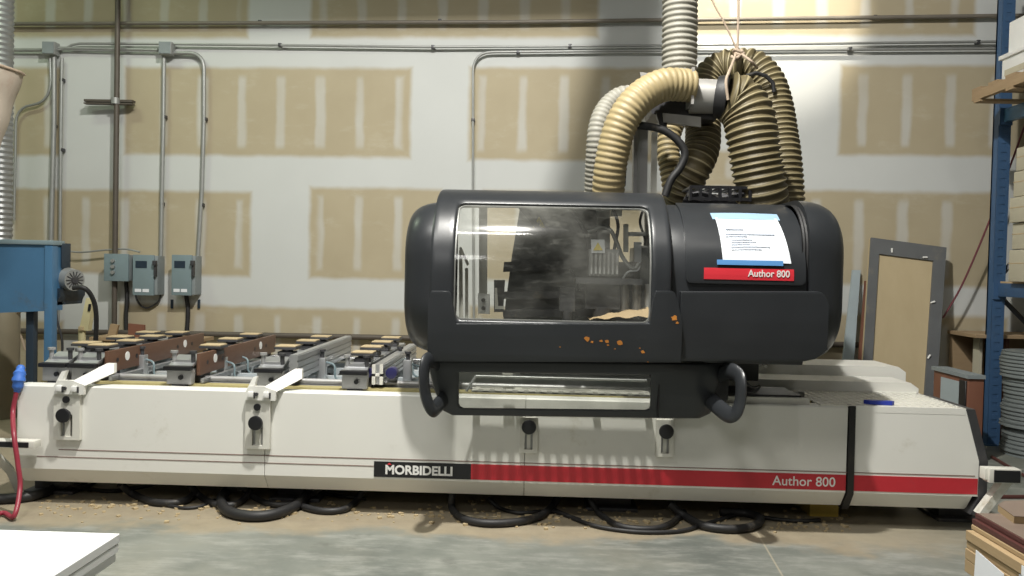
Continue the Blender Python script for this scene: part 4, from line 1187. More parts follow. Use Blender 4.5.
# spindle
c = at(603, 290, 4.62)
Ys = 4.72
mb = MB()
sx = at(603, 270, Ys).x
zt_, zb_ = at(603, 246, Ys).z, at(603, 276, Ys).z
mb.box((sx - .085, Ys - .06, zb_), (sx + .085, Ys + .12, zt_ - .02))
for i in range(7): mb.box((sx - .08 + i * .0245, Ys - .085, zb_ + .01), (sx - .066 + i * .0245, Ys - .055, zt_ - .04))
obj('spindle_motor', mb.bev(.002, 1), M['alud'], hood)
z2 = at(603, 278, Ys).z
mb = MB().box((sx - .16, Ys - .09, z2 - .035), (sx + .22, Ys + .15, z2)).box((sx - .10, Ys - .04, z2 - .18), (sx + .10, Ys + .12, z2 - .035)).cyl((sx, Ys, z2 - .25), (sx, Ys, z2 - .17), .055).cyl((sx, Ys, z2 - .30), (sx, Ys, z2 - .25), .03)
obj('spindle_carriage', mb, M['dsteel'], hood)
mb = MB()
for i in range(3): mb.cyl((sx + .13 + i * .07, Ys, z2 - .22), (sx + .13 + i * .07, Ys, z2 - .03), .026)
obj('drill_block', mb, M['alud'], hood)
mb = MB().box((sx - .25, Ys - .02, z2 - .20), (sx - .16, Ys + .1, z2 - .06)).cyl((sx - .2, Ys, z2 - .3), (sx - .2, Ys, z2 - .2), .03)
obj('drill_block', mb, M['dsteel'], hood)
lb = ipoly([(591, 239.5), (604.5, 239.5), (605, 253), (591.5, 253)], Ys - .09, .01, M['label'], 'spindle_label', label='white label with a yellow warning triangle')
cx, cy, r = 598, 247, 4.8
ipoly([(cx - r, cy + r * .7), (cx + r, cy + r * .7), (cx, cy - r)], Ys - .094, .003, M['wax'], 'warning_triangle', lb, 0)
ipoly([(634.5, 242), (641.5, 242), (641.5, 262), (634.5, 262)], 4.75, .04, M['label'], 'white_module')
ipoly([(624, 224), (628.5, 224), (628.5, 252), (624, 252)], 4.80, .04, M['cream2'], 'connector')
ipoly([(611, 205), (622, 205), (622, 216), (611, 216)], 4.88, .05, M['cream2'], 'top_box')
ipoly([(596, 196), (610, 196), (610, 262), (599, 262)], 4.9, .05, M['alud'], 'column')
ipoly([(645, 205), (660, 205), (660, 320), (648, 320)], 5.0, .05, M['cream2'], 'rear_sheet')
ipoly([(629, 232), (647, 232), (647, 236), (629, 236)], 4.79, .04, M['alu'], 'linear_guide')
def wire(pts, Y, r, m, nm='cable'):
    obj(nm, MB().tube(spline([at(x, y, Y) for x, y in pts], 8), r, 10), m, hood)
wire([(588, 232), (596, 229), (604, 227), (611, 231), (617, 243), (622, 256), (630, 267), (636, 268), (639, 263)], 4.72, .012, M['galv'])
wire([(640, 262), (638, 270), (628, 272), (622, 280)], 4.72, .006, M['label'])
wire([(612, 205), (618, 225), (615, 245), (612, 262)], 4.78, .010, M['black'])
wire([(560, 196), (575, 215), (586, 235), (590, 258)], 4.85, .014, M['black'])
wire([(645, 205), (640, 222), (645, 240), (643, 262), (648, 285)], 4.8, .008, M['black'])
wire([(570, 268), (578, 285), (570, 300), (577, 318)], 4.82, .009, M['black'])
# sawdust heaps in the bottom of the hood
mb = MB()
x0d, x1d = at(590, 320, 4.6).x, at(650, 320, 4.6).x
rows = []
for i in range(17):
    s = i / 16; x = x0d + (x1d - x0d) * s
    rows.append([Vector((x, 4.60 + .28 * j / 6, 1.165 + (.075 * s ** .6 * math.sin(PI * min(1, j / 6 + .12)) + .006 * math.sin(i * 1.1 + j * 1.3)) * (1 if 0 < i else 0))) for j in range(7)])
mb.grid(rows)
o = obj('sawdust_heap', mb, M['mdf'], hood); o['kind'] = 'stuff'
obj('sill_shelf', MB().box((xi0 + .9, 4.58, 1.145), (xi1 + .03, 4.9, 1.165)), M['dsteel'], hood)
# inner back structure joining it all
obj('gantry_bridge', MB().box((X_(650), 4.75, 1.0), (X_(800), 5.3, 1.6)).box((X_(520), 5.05, .78), (X_(800), 5.35, 1.15)).bev(.01), M['inside'], hood)
# post and trunk on top of the head
ipoly([(634, 128), (648, 128), (647, 200), (633, 200)], 5.08, .07, M['alud'], 'vertical_column')
ipoly([(638, 126), (640.5, 126), (639.5, 200), (637, 200)], 5.07, .01, M['galv'], 'column_guide')
ipoly([(652, 132), (657.5, 132), (656.5, 200), (651, 200)], 5.12, .03, M['cream2'], 'thin_column')
wire([(612, 130), (626, 126), (645, 126), (665, 131), (680, 143), (685, 155), (680, 168), (671, 180), (665, 196)], 4.95, .024, M['rubber'], 'ribbed_cable')
wire([(624, 186), (625, 160), (622, 145), (618, 140)], 4.97, .010, M['rubber'], 'cable')
# cable chain basket on top right
mb = MB()
xa, xb = at(689, 195, 4.95).x, at(748, 195, 4.95).x; za, zb__ = 1.885, at(715, 187, 4.95).z
for z in (za + .012, zb__ - .006): mb.box((xa, 4.9, z - .009), (xb, 4.915, z + .009)); mb.box((xa, 5.15, z - .009), (xb, 5.165, z + .009))
for i in range(7):
    x = xa + (xb - xa) * i / 6; mb.box((x - .008, 4.895, za), (x + .008, 4.92, zb__)); mb.box((x - .006, 4.9, zb__ - .015), (x + .006, 5.165, zb__ - .003))
obj('cable_basket', mb, M['black'], hood, smooth=False)
mb = MB()
for k in range(4): mb.tube(spline([Vector((xa + (xb - xa) * s / 6, 4.95 + .05 * k, za + .03 + .018 * math.sin(s * 1.4 + k))) for s in range(7)], 4), .016, 8)
obj('cable_bundle', mb, M['dsteel'], hood)

# ------------------------------------------------------------------ extraction ducting
def corr(name, pts, Y, rpx, pitch, m, label, amp=.08, groove=None, n=28, spn=10, group='dust hoses over the machining head', parent=None, rib=.5, end=None, ext=None, thin=False):
    """ribbed hose: pts are (px, py[, Y])"""
    P3 = [at(p[0], p[1], p[2] if len(p) > 2 else Y) for p in pts]
    if ext: P3 += [Vector(e) for e in ext]
    P = resample(spline(P3, spn), pitch / 6)
    rad = rpx * Y / F
    prof6 = [0, .6, 1, 1, .6, 0]
    mb = MB()
    mats = [m, groove or m]
    rows_r = lambda i: rad * (1 - amp + amp * prof6[i % 6])
    mb.tube(P, rows_r, n, mi=(lambda i, j: 1 if (i % 6) in ((2,) if thin else (0, 5, 4)) and groove else 0))
    if parent is None:
        o = obj(name, mb, mats, ang=70); tag(o, label, 'hose', group); return o
    return obj(name, mb, mats, parent, ang=70)
corr('ribbed_hose', [(680, -70), (680, 0), (679.5, 50), (679, 88)], 5.2, 17.5, .036, M['hoseC'], 'straight grey ribbed hose dropping from the ceiling to the manifold', .08, M['hoseCg'])
corr('ribbed_hose', [(692, 86, 5.0), (680, 85, 4.98), (664, 85, 4.95), (645, 94, 4.92), (630, 109, 4.9), (619, 130, 4.9), (612, 158, 4.92), (609, 180, 4.95), (608, 200, 5.0)], 4.92, 16.5, .034, M['hoseA'], 'cream ribbed hose arching from the manifold down to the left of the column', .05, M['hoseA'])
corr('ribbed_hose', [(638, 96, 5.3), (622, 96, 5.28), (608, 106, 5.25), (599, 124, 5.2), (596, 150, 5.2), (594, 198, 5.3), (594, 260, 5.45)], 5.25, 10, .03, M['hoseC'], 'narrow grey ribbed hose behind the cream one, leftmost of all', .07, M['hoseCg'])
corr('ribbed_hose', [(727, 97, 5.05), (738, 101, 5.05), (748, 115, 5.02), (752, 135, 5.0), (756, 160, 5.0), (761, 190, 5.02), (764, 215, 5.1)], 5.02, 25.5, .040, M['hoseB'], 'thick olive ribbed hose curving down from the black collar, front one on the right', .10, M['hoseBr'], thin=True)
corr('ribbed_hose', [(722, 78, 5.7), (735, 68, 5.7), (752, 68, 5.65), (766, 82, 5.6), (774, 105, 5.55), (779, 135, 5.5), (783, 165, 5.45), (786, 215, 5.42), (786, 285, 5.41)], 5.5, 18.5, .038, M['hoseB'], 'olive ribbed hose behind the thick one, rightmost of all', .10, M['hoseBr'], thin=True)
corr('ribbed_hose', [(740, 66, 5.5), (722, 68, 5.55), (708, 80, 5.55), (702, 100, 5.5), (703, 125, 5.42), (702, 148, 5.35), (694, 168, 5.3), (683, 190, 5.36), (680, 215, 5.42), (680, 285, 5.42)], 5.4, 17.5, .038, M['hoseB'], 'olive ribbed hose looping down behind the manifold and the black cable', .10, M['hoseBr'], thin=True)
corr('ribbed_hose', [(680, 112, 5.85), (671, 130, 5.8), (668, 150, 5.75), (672, 175, 5.7), (676, 215, 5.66), (677, 290, 5.62)], 5.75, 11.5, .04, M['hoseA'], 'short cream ribbed hose behind the grey column, rising to the manifold', .10, M['hoseB'])
# manifold
man = thing('duct_manifold', at(690, 130, 5.2), 'grey metal duct manifold with a black collar joining the ribbed hoses', 'manifold')
def mpoly(pts, Y, dep, m, nm, bev=.004, label=None):
    mb = MB().poly([at(x, y, Y) for x, y in pts], (0, dep, 0))
    if bev: mb.bev(bev)
    return obj(nm, mb, m, man, ang=30, label=label)
obj('flange_plate', MB().box((at(689, 90, 5.05).x - .006, 4.93, at(690, 108, 5.05).z), (at(689, 90, 5.05).x + .010, 5.4, at(690, 72, 5.05).z)), M['gmetal'], man)
a = at(690, 96, 5.1); b = at(722, 97, 5.08)
obj('cylinder_duct', MB().cyl(a, b, .108, .104, n=32), M['gmetal'], man)
a = at(716, 97, 5.08); b = at(728, 98, 5.06)
obj('rubber_collar', MB().cyl(a, b, .128, .142, n=32).bev(.006), M['rubber'], man)
mpoly([(649, 98), (688, 98), (688, 112), (716, 113), (716, 120), (652, 114)], 5.12, .3, M['dsteel'], 'lower_housing')
mpoly([(663, 113), (701, 117), (701, 127), (664, 122)], 5.06, .02, M['gmetal'], 'bracket_plate')
mpoly([(656, 112), (667, 112), (667, 130), (660, 126)], 5.1, .05, M['dsteel'], 'bracket_leg')
mpoly([(640, 72), (656, 74), (652, 82), (643, 86)], 5.3, .02, M['gmetal'], 'tin_flap')
a = at(679.5, 82, 5.2)
obj('inlet_sleeve', MB().cyl(at(679.5, 74, 5.2), at(679, 100, 5.2), .118, n=32), M['gmetal'], man)
obj('band_clamp', MB().tube([at(750 + 13 * math.cos(s) * .0 + x_, y_, 5.42) for s, x_, y_ in ((0, -4, 76), (0, 6, 73), (0, 16, 76), (0, 23, 83), (0, 24, 92))], .014, 8), M['rubber'], man)
# ropes
def rope(pts, label, r=.007):
    P = spline([at(x, y, Y) for x, y, Y in pts], 8)
    tag(obj('rope', MB().tube(P, r, 8), M['rope']), label, 'rope', 'ropes holding up the hoses')
rope([(739, -40, 5.3), (738.5, 0, 5.3), (738, 30, 5.3), (737.5, 50, 5.3)], 'thin vertical rope holding up the ribbed hoses', .008)
rope([(696, -40, 5.3), (712, 0, 5.3), (726, 26, 5.3), (737, 50, 5.3)], 'thin rope slanting down from the left to the knot above the hoses', .006)
rope([(737, 50, 5.3), (733, 62, 5.2), (729, 72, 4.95), (726, 82, 4.9), (728, 100, 4.9)], 'short rope loop from the knot down over the black collar', .009)
rope([(737, 50, 5.3), (744, 56, 5.25), (752, 62, 5.22), (757, 68, 5.3)], 'short rope wrapped to the right over the rear hose', .009)
mb = MB()
k = at(738, 53, 5.28)
for i in range(3):
    c = k + Vector((.012 * math.sin(i * 2.2), 0, -.02 * i + .01))
    mb.tube([c + Vector((.028 * math.cos(a * PI / 6), .022 * math.sin(a * PI / 6), .01 * math.sin(a * 1.1 + i))) for a in range(12)], .010, 8, closed=True)
tag(obj('rope_knot', mb, M['rope']), 'lumpy knot of rope just above the ribbed hoses', 'knot')

# ------------------------------------------------------------------ hoses on the floor under the machine
def fl(pts, r, label, m='rubber', zf=None):
    P = []
    for p in pts:
        z = p[2] if len(p) > 2 else r + .001
        P.append(gz(p[0], p[1], z))
    tag(obj('floor_hose', MB().tube(spline(P, 9), r, 10), M[m]), label, 'hose', 'black hoses on the floor under the machine')
fl([(-30, 500), (15, 498), (40, 494), (56, 487), (70, 480, .12)], .030, 'thick black hose on the floor left of the machine, nearest the red hose')
fl([(70, 484, .09), (90, 489), (110, 491), (135, 488), (160, 483, .08)], .013, 'thin black hose sagging just under the left end of the machine')
fl([(120, 484, .1), (133, 494), (150, 501), (170, 503), (186, 500), (196, 492)], .022, 'black hose in a shallow loop, left of the big round loop')
fl([(165, 505), (185, 508), (202, 506), (215, 500)], .010, 'thin black hose lying in front of the shallow loop')
fl([(190, 485, .1), (200, 496), (215, 504), (232, 505), (243, 500), (250, 490, .06)], .020, 'black hose crossing behind the left side of the big round loop')
fl([(240, 486, .1), (228, 490, .05), (221, 500), (228, 511), (250, 516), (275, 514), (297, 505), (308, 492, .05), (312, 486, .1)], .030, 'biggest black loop of hose bulging out onto the floor')
fl([(243, 488, .08), (254, 497), (270, 504), (290, 504), (310, 495, .04), (322, 487, .1)], .018, 'black hose lying inside the biggest loop')
fl([(296, 500), (305, 507), (325, 511), (345, 509), (357, 500), (363, 490, .08)], .020, 'black hose in a flat loop right of the biggest one')
fl([(318, 494), (335, 495), (350, 497, .03), (366, 499)], .010, 'thin black hose behind the flat loop')
fl([(452, 494, .1), (452, 508), (462, 518), (485, 523), (515, 522), (540, 516), (553, 505), (558, 496, .08)], .022, 'black hose in a long loop under the centre of the machine')
fl([(488, 498, .06), (500, 508), (520, 513), (545, 511), (560, 513), (580, 520)], .012, 'thin black hose weaving through the centre loop')
fl([(590, 500, .08), (600, 514), (620, 526), (650, 529), (670, 524), (684, 512)], .018, 'black hose in a loop right of centre')
fl([(555, 510), (575, 519), (600, 527), (640, 532), (680, 531), (705, 524), (735, 515)], .012, 'thin black hose running longest in front of the right-hand loops')
fl([(670, 504, .08), (685, 516), (705, 526), (735, 529), (756, 525), (760, 518), (745, 513), (720, 512)], .024, 'black hose in a closed loop, rightmost under the machine')
fl([(820, 520), (800, 521), (775, 519), (758, 516)], .012, 'thin black hose end pointing at the yellow block')

# crumbs of sawdust under the machine
mb = MB(); random.seed(5)
for i in range(420):
    px = random.uniform(40, 860); py = random.gauss(506 + (px - 40) * .022, 6)
    if py > 540 or py < 492: continue
    p = gz(px, py, 0); s = random.uniform(.003, .012)
    mb.box(p - Vector((s, s, 0)), p + Vector((s * random.uniform(.5, 1.6), s, s * .9)), rot=Matrix.Rotation(random.uniform(0, 3), 3, 'Z'))
o = obj('wood_chips', mb, M['pad'], smooth=False); tag(o, 'pale wood chips and sawdust crumbs scattered on the floor along the machine', 'wood chips', None, 'stuff')

# ------------------------------------------------------------------ white boards at bottom left
zt = .78
pc = gz(120, 533.5, zt)
tt = .018
def board(z0, z1, dx, dy, lab, m='whiteb'):
    o = obj('white_board', MB().box((pc.x - 1.4 + dx, pc.y - 1.3 + dy, z0), (pc.x + dx, pc.y + dy, z1)).bev(.0015, 1), M[m])
    tag(o, lab, 'board', 'white boards stacked at bottom left')
board(zt - .022, zt, 0, 0, 'white melamine board at bottom left, topmost of its stack')
board(zt - .044, zt - .0225, -.001, -.004, 'white melamine board at bottom left, just beneath the topmost')
board(zt - .066, zt - .0445, -.0045, -.010, 'white melamine board at bottom left, lowest in view of its stack')
bt_ = thing('board_trolley', Vector((pc.x - .7, pc.y - .7, 0)), 'low trolley under the stack of white boards at bottom left', 'trolley')
obj('deck', MB().box((pc.x - 1.3, pc.y - 1.25, zt - .11), (pc.x - .08, pc.y - .08, zt - .067)), M['pallet'], bt_)
for sx_ in (-1.2, -.16):
    for sy_ in (-1.15, -.16):
        obj('leg', MB().box((pc.x + sx_ - .03, pc.y + sy_ - .03, 0), (pc.x + sx_ + .03, pc.y + sy_ + .03, zt - .111)), M['dsteel'], bt_)

# ------------------------------------------------------------------ MDF stack at bottom right
zs_ = .80
pc2 = gz(975, 513, zs_)
spec = []
z = zs_
lay = [('dkboard', .014, .000, 'dark brown melamine board, topmost of the stack at bottom right'),
       ('dkboard', .016, -.010, 'dark brown melamine board, second from the top of the stack at bottom right'),
       ('plyedge', .014, -.012, 'tan board directly under the two dark ones at bottom right'),
       ('plyedge', .028, -.030, 'tan board, second of the tan ones at bottom right'),
       ('plyedge', .022, -.026, 'tan board, third of the tan ones at bottom right'),
       ('plyedge', .030, -.030, 'tan board, fourth of the tan ones at bottom right'),
       ('plyedge', .036, -.030, 'tan board, lowest in view at bottom right')]
stacktops = []
for i, (m_, th, dx, lab) in enumerate(lay):
    o = obj('panel_board', MB().box((pc2.x + dx, pc2.y - 1.25, z - th + .001), (pc2.x + 1.1 + dx * .3, pc2.y + dx * .4, z)).bev(.0015, 1), M[m_])
    tag(o, lab, 'board', 'boards stacked at bottom right')
    stacktops.append((z, th, pc2.x + dx)); z -= th
pl = thing('stack_pallet', Vector((pc2.x + .5, pc2.y - .6, 0)), 'wooden pallet base carrying the stacked boards at bottom right', 'crate')  # pallet base on runners under the boards
obj('block_frame', MB().box((pc2.x + .02, pc2.y - 1.2, .10), (pc2.x + 1.05, pc2.y - .06, z)), M['plyedge'], pl)
for k in range(3): obj('runner', MB().box((pc2.x + .02 + k * .46, pc2.y - 1.2, 0), (pc2.x + .13 + k * .46, pc2.y - .06, .10)), M['pallet'], pl)
obj('top_skin_of_dust', MB().box((pc2.x + .004, pc2.y - 1.24, zs_), (pc2.x + 1.09, pc2.y - .004, zs_ + .0015)), M['dktop'], [o for o in bpy.data.objects if o.name == 'panel_board'][0], label='worn dusty brown upper face')
# labels on the layers
def slabel(i, ya, yb, f0, f1):
    zt_, th, x = stacktops[i]
    tag(obj('stack_label', MB().box((x - .0015, ya, zt_ - th * f1), (x - .0002, yb, zt_ - th * f0)), M['label'], smooth=False), ('white paper label on the second tan board at bottom right', 'white paper label on the third tan board at bottom right', 'white paper label on the fourth tan board at bottom right')[i - 3], 'label', 'paper labels on the stacked boards')
slabel(3, pc2.y - .50, pc2.y - .27, .1, .95); slabel(4, pc2.y - .52, pc2.y - .255, .06, .95); slabel(5, pc2.y - .52, pc2.y - .25, .06, .95)
x = stacktops[4][2]
a_ = stacktops[4][0]
tag(obj('stack_sheet', MB().poly([Vector((x - .012, pc2.y - .08, a_ - .004)), Vector((x - .012, pc2.y - .21, a_ - .02)), Vector((x - .012, pc2.y - .21, a_ - .16)), Vector((x - .012, pc2.y - .07, a_ - .18))], (.001, 0, 0)), M['label'], smooth=False), 'white slanted paper sheet stuck on the left face of the tan boards', 'label')
# octagonal board on top
g0 = gz(1000, 509, zs_ + .02)
oc_ = [(998, 505), (1004, 501), (1045, 500), (1062, 507), (1052, 518), (1014, 516.5)]
tag(obj('clipped_board', MB().poly([gz(x_, y_, zs_ + .02) for x_, y_ in oc_], (0, 0, -.0185)), [M['plyedge']], smooth=False), 'small grey-brown board with clipped corners on top of the bottom right stack', 'board')
cb = [o for o in bpy.data.objects if o.name == 'clipped_board'][0]
obj('laminate_face', MB().poly([gz(x_, y_, zs_ + .0203) for x_, y_ in oc_], (0, 0, .001)), M['dktop'], cb, smooth=False, label='worn grey-brown upper face')

# ------------------------------------------------------------------ pallet rack at the right
YR = 7.15
xr = at(991, 430, YR).x + .0
rack = thing('pallet_rack', Vector((xr, YR, 0)), 'blue steel pallet rack upright with beams along the right side', 'rack')
w_ = .052
topz = at(1005, -40, YR).z
def upright(x, y, nm='upright'):
    mb = MB().box((x - w_, y - .04, 0), (x - w_ + .012, y + .05, topz)).box((x + w_ - .012, y - .04, 0), (x + w_, y + .05, topz)).box((x - w_, y + .03, 0), (x + w_, y + .05, topz))
    mb.box((x - w_, y - .045, 0), (x - w_ * .45, y - .036, topz)).box((x + w_ * .45, y - .045, 0), (x + w_, y - .036, topz))
    nz = int(topz / .075)
    for i in range(nz): mb.box((x - w_ * .45, y - .045, i * .075), (x + w_ * .45, y - .036, i * .075 + .045))
    mb.box((x - w_ * .45, y - .0405, 0), (x + w_ * .45, y - .038, topz))
    mb.box((x - w_ - .03, y - .08, 0), (x + w_ + .03, y + .08, .01))
    return obj(nm, mb, M['rackb'], rack, smooth=False)
upright(xr, YR); upright(xr + 1.05, YR)
zl1 = at(1005, 289, YR).z; zl2 = at(1003, 116, YR).z
for zz in (zl1, zl2):
    for dx in (.0, 1.05):
        obj('beam', MB().box((xr + dx - .02, YR - 2.5, zz - .065), (xr + dx + .035, YR - .045, zz + .05)).box((xr + dx + .0, YR - 2.5, zz + .01), (xr + dx + .055, YR - .045, zz + .05)).bev(.004), M['rackb'] if zz == zl1 else M['blue'], rack)
    obj('connector', MB().box((xr - .055, YR - .06, zz - .09), (xr + .055, YR - .04, zz + .06)), M['rackb'], rack)
# cross bar and brace of the frame
obj('frame_bar', MB().box((xr, YR, zl1 - .03), (xr + 1.05, YR + .03, zl1 + .04)), M['rackb'], rack)
mb = MB()
for (za, zb2) in ((zl1 - .06, .35), (zl1 + .1, zl2 - .05)):
    a = Vector((xr + .03, YR + .0, za)); b = Vector((xr + 1.0, YR + .0, zb2)); mb.tube([a, b], .022, 4)
obj('frame_brace', mb, M['dsteel'], rack)
# shelf decks
obj('shelf_deck', MB().box((xr + .0, YR - 2.4, zl1 + .051), (xr + 1.1, YR - .06, zl1 + .066)), M['mdf'], rack)
# pallet on the upper beams
px_, py_ = at(976, 100, 6.8), at(976, 105, 6.8)
zp0 = zl2 + .052
pal = thing('pallet', Vector((xr + .5, 6.4, zp0)), 'wooden pallet on the upper beams of the blue rack', 'pallet')
x0p = at(977, 95, 6.85).x
for k in range(5):
    obj('deck_board', MB().box((x0p, 6.80 - k * .24, zp0 + .10), (x0p + 1.2, 6.93 - k * .24, zp0 + .122)), M['pallet'], pal)
for k in range(3):
    obj('bottom_board', MB().box((x0p, 6.80 - k * .46, zp0), (x0p + 1.2, 6.9 - k * .46, zp0 + .02)), M['pallet'], pal)
for k in range(3):
    obj('stringer', MB().box((x0p + k * .57, 5.85, zp0 + .021), (x0p + .045 + k * .57, 6.93, zp0 + .099)), M['pallet'], pal)
zc0 = zp0 + .123
x1p = at(1002, 60, 6.85).x
t_ = thing('wrapped_carton', Vector((x1p + .5, 6.4, zc0)), 'white wrapped carton on the pallet up on the blue rack, lower one', 'carton', 'white cartons on the rack pallet')
obj('carton_body', MB().box((x1p + .0, 5.9, zc0), (x1p + 1.0, 6.85, zc0 + .24)).bev(.01), M['cartonw'], t_)
mb = MB()
mb.box((x1p - .004, 5.95, zc0 + .08), (x1p + .002, 6.8, zc0 + .13))
obj('side_print', mb, M['carton'], t_)
obj('lid_edge', MB().box((x1p - .02, 5.88, zc0 + .225), (x1p + 1.02, 6.87, zc0 + .26)).bev(.006), M['cartonw'], t_)
x2p = at(1009, 40, 6.8).x
tag(obj('wrapped_carton', MB().poly([Vector((x2p, 5.9, zc0 + .261)), Vector((x2p + 1, 5.9, zc0 + .261)), Vector((x2p + 1, 5.9, zc0 + .52)), Vector((x2p, 5.9, zc0 + .52))], (0, .9, 0)).bev(.015), M['cartonw']), 'white wrapped carton on the pallet up on the blue rack, upper one', 'carton', 'white cartons on the rack pallet')
# boxes on the middle level
zz = zl1 + .067
x3 = at(1011, 200, 6.85).x
hs = [.27, .22, .215, .215, .2]
for i, h in enumerate(hs):
    dx = (.0, .02, -.01, .015, .03)[i]
    t_ = thing('carton', Vector((x3 + .4 + dx, 6.4, zz)), 'pale cardboard box on the middle rack level, ' + ('lowest', 'second from the bottom', 'middle one', 'second from the top', 'topmost')[i] + ' of its pile', 'carton', 'pale boxes piled on the middle rack level')
    obj('box_body', MB().box((x3 + dx, 5.9, zz), (x3 + .8 + dx, 6.85, zz + h - .008)).bev(.008), M['carton'], t_)
    obj('seam', MB().box((x3 + dx - .002, 5.92, zz + h * .55), (x3 + .78 + dx, 6.852, zz + h * .55 + .006)), M['mdf'], t_)
    zz += h
# coils of flat hose / discs stacked at the rack foot
cxp = at(1040, 400, 6.75).x
z = .0
random.seed(11)
nd = 26
for i in range(nd):
    th = .034 if i < 20 else .03
    rr = (.27 if i < 19 else .29) + random.uniform(-.012, .012)
    ox = random.uniform(-.015, .015)
    mb = MB()
    rows = []
    for (q, zz_) in ((.0, 0), (1, 0), (1.0, .2), (.98, .8), (1.0, 1), (.3, 1.0)):
        rows.append([Vector((cxp + ox + rr * max(q, .001) * math.cos(2 * PI * j / 36), 6.75 + rr * max(q, .001) * math.sin(2 * PI * j / 36), z + .001 + zz_ * (th - .004))) for j in range(36)])
    mb.grid(rows, True, caps=True)
    lab = 'grey disc in the tall stack at the foot of the blue rack'
    if i == nd - 1: lab = 'topmost grey disc of the tall stack at the foot of the blue rack'
    tag(obj('stacked_disc', mb, M['disc']), lab, 'disc', 'grey discs stacked at the rack foot' if i < nd - 1 else None)
    z += th

# ------------------------------------------------------------------ things leaning on the wall at right
def lean_frame():
    Yb = 7.05
    bl = at(864, 395, Yb); br = at(930, 400, Yb)
    bl = Vector((at(862, 400, Yb).x, Yb, 0)); 
    TL = wl(869, 239, .12); TR = wl(944, 249, .12)
    BL = Vector((at(857, 430, 7.15).x, 7.15, .001)); BR = Vector((at(931, 430, 7.15).x, 7.15, .001))
    t = thing('leaning_door', (BL + BR) / 2, 'plywood door with a dark grey frame leaning on the back wall', 'door')
    U = (BR - BL); 
    def P(u, v, o=0):
        b = BL.lerp(BR, u); tp = TL.lerp(TR, u); nrm = U.cross(TL - BL).normalized()
        if nrm.y > 0: nrm = -nrm
        return b.lerp(tp, v) + nrm * o
    def slab(u0, v0, u1, v1, o0, o1, m, nm, label=None):
        mb = MB(); A = [P(u0, v0, o0), P(u1, v0, o0), P(u1, v1, o0), P(u0, v1, o0)]; B = [P(u0, v0, o1), P(u1, v0, o1), P(u1, v1, o1), P(u0, v1, o1)]
        a = [mb.bm.verts.new(p) for p in A]; b = [mb.bm.verts.new(p) for p in B]
        mb.bm.faces.new(a); mb.bm.faces.new(b[::-1])
        for i in range(4): mb.bm.faces.new((a[i], b[i], b[(i + 1) % 4], a[(i + 1) % 4]))
        mb.bev(.002, 1); return obj(nm, mb, m, t, smooth=False, label=label)
    slab(.0, 0, 1, 1, .0, .03, M['paneltan'], 'plywood_panel')
    slab(.0, 0, .12, 1, .0301, .05, M['framed'], 'frame_stile'); slab(.84, 0, 1, 1, .0301, .05, M['framed'], 'frame_stile')
    slab(.12, .92, .84, 1, .0301, .05, M['framed'], 'frame_rail'); slab(.12, 0, .84, .06, .0301, .05, M['framed'], 'frame_rail')
    for (u, v, r_) in ((.28, .945, 90), (.72, .93, 0), (.86, .70, 20), (.86, .42, 60)):
        c = P(u, v, .06)
        obj('cam_peg', MB().cyl(c - Vector((.02 * math.cos(R(r_)), 0, .02 * math.sin(R(r_)))), c + Vector((.02 * math.cos(R(r_)), 0, .02 * math.sin(R(r_)))), .008, n=10).cyl(c, c + Vector((0, .02, 0)), .007, n=8), M['white'], t, label='white plastic peg')
lean_frame()
# second grey plank leaning behind the hood's right end
a0 = Vector((at(838, 400, 7.2).x, 7.25, .001)); a1 = wl(853, 270, .06)
U = Vector((.12, 0, 0))
mb = MB().poly([a0, a0 + U, a1 + U * .6, a1], (0, .03, 0)).bev(.002, 1)
tag(obj('leaning_plank', mb, M['palegl']), 'narrow pale grey plank leaning on the wall between hood and framed door', 'plank')
mb = MB().poly([a0 + Vector((.16, .0, 0)), a0 + Vector((.21, 0, 0)), a1 + Vector((.14, .0, -.1)), a1 + Vector((.12, .0, -.1))], (0, .03, 0))
tag(obj('leaning_plank', mb, M['rust']), 'narrow brown batten leaning beside the pale grey plank', 'plank')
# brown carcass with pale sheet
Yc_ = 6.55
x0 = at(946, 380, Yc_).x; x1 = at(973, 380, Yc_).x; ztc = at(975, 378, Yc_).z
t = thing('cabinet_carcass', Vector(((x0 + x1) / 2 + .05, Yc_, 0)), 'rust-brown cabinet box with a grey top standing behind the right end of the machine', 'cabinet')
xm = at(968, 400, 6.4).x
obj('side_panel', MB().box((xm, 6.40, 0), (at(979.5, 400, 6.4).x + .03, 6.95, ztc + .01)).bev(.003), M['rust'], t)
obj('top_panel', MB().poly([Vector((xm - .015, 6.97, ztc + .012)), Vector((xm - .015, 6.385, ztc + .012)), Vector((at(979.5, 378, 6.4).x + .04, 6.385, ztc + .012)), Vector((at(979.5, 378, 6.4).x + .04, 6.97, ztc + .012))], (0, 0, .03)).bev(.002, 1), M['boxd'], t)
obj('front_sheet', MB().box((xm - .006, 6.52, .25), (xm, 6.82, ztc - .03)), M['palegl'], t, label='pale blue sheet')
obj('black_edge', MB().box((xm - .012, 6.42, .2), (xm, 6.52, ztc - .01)).bev(.002, 1), M['black'], t, label='black edging')
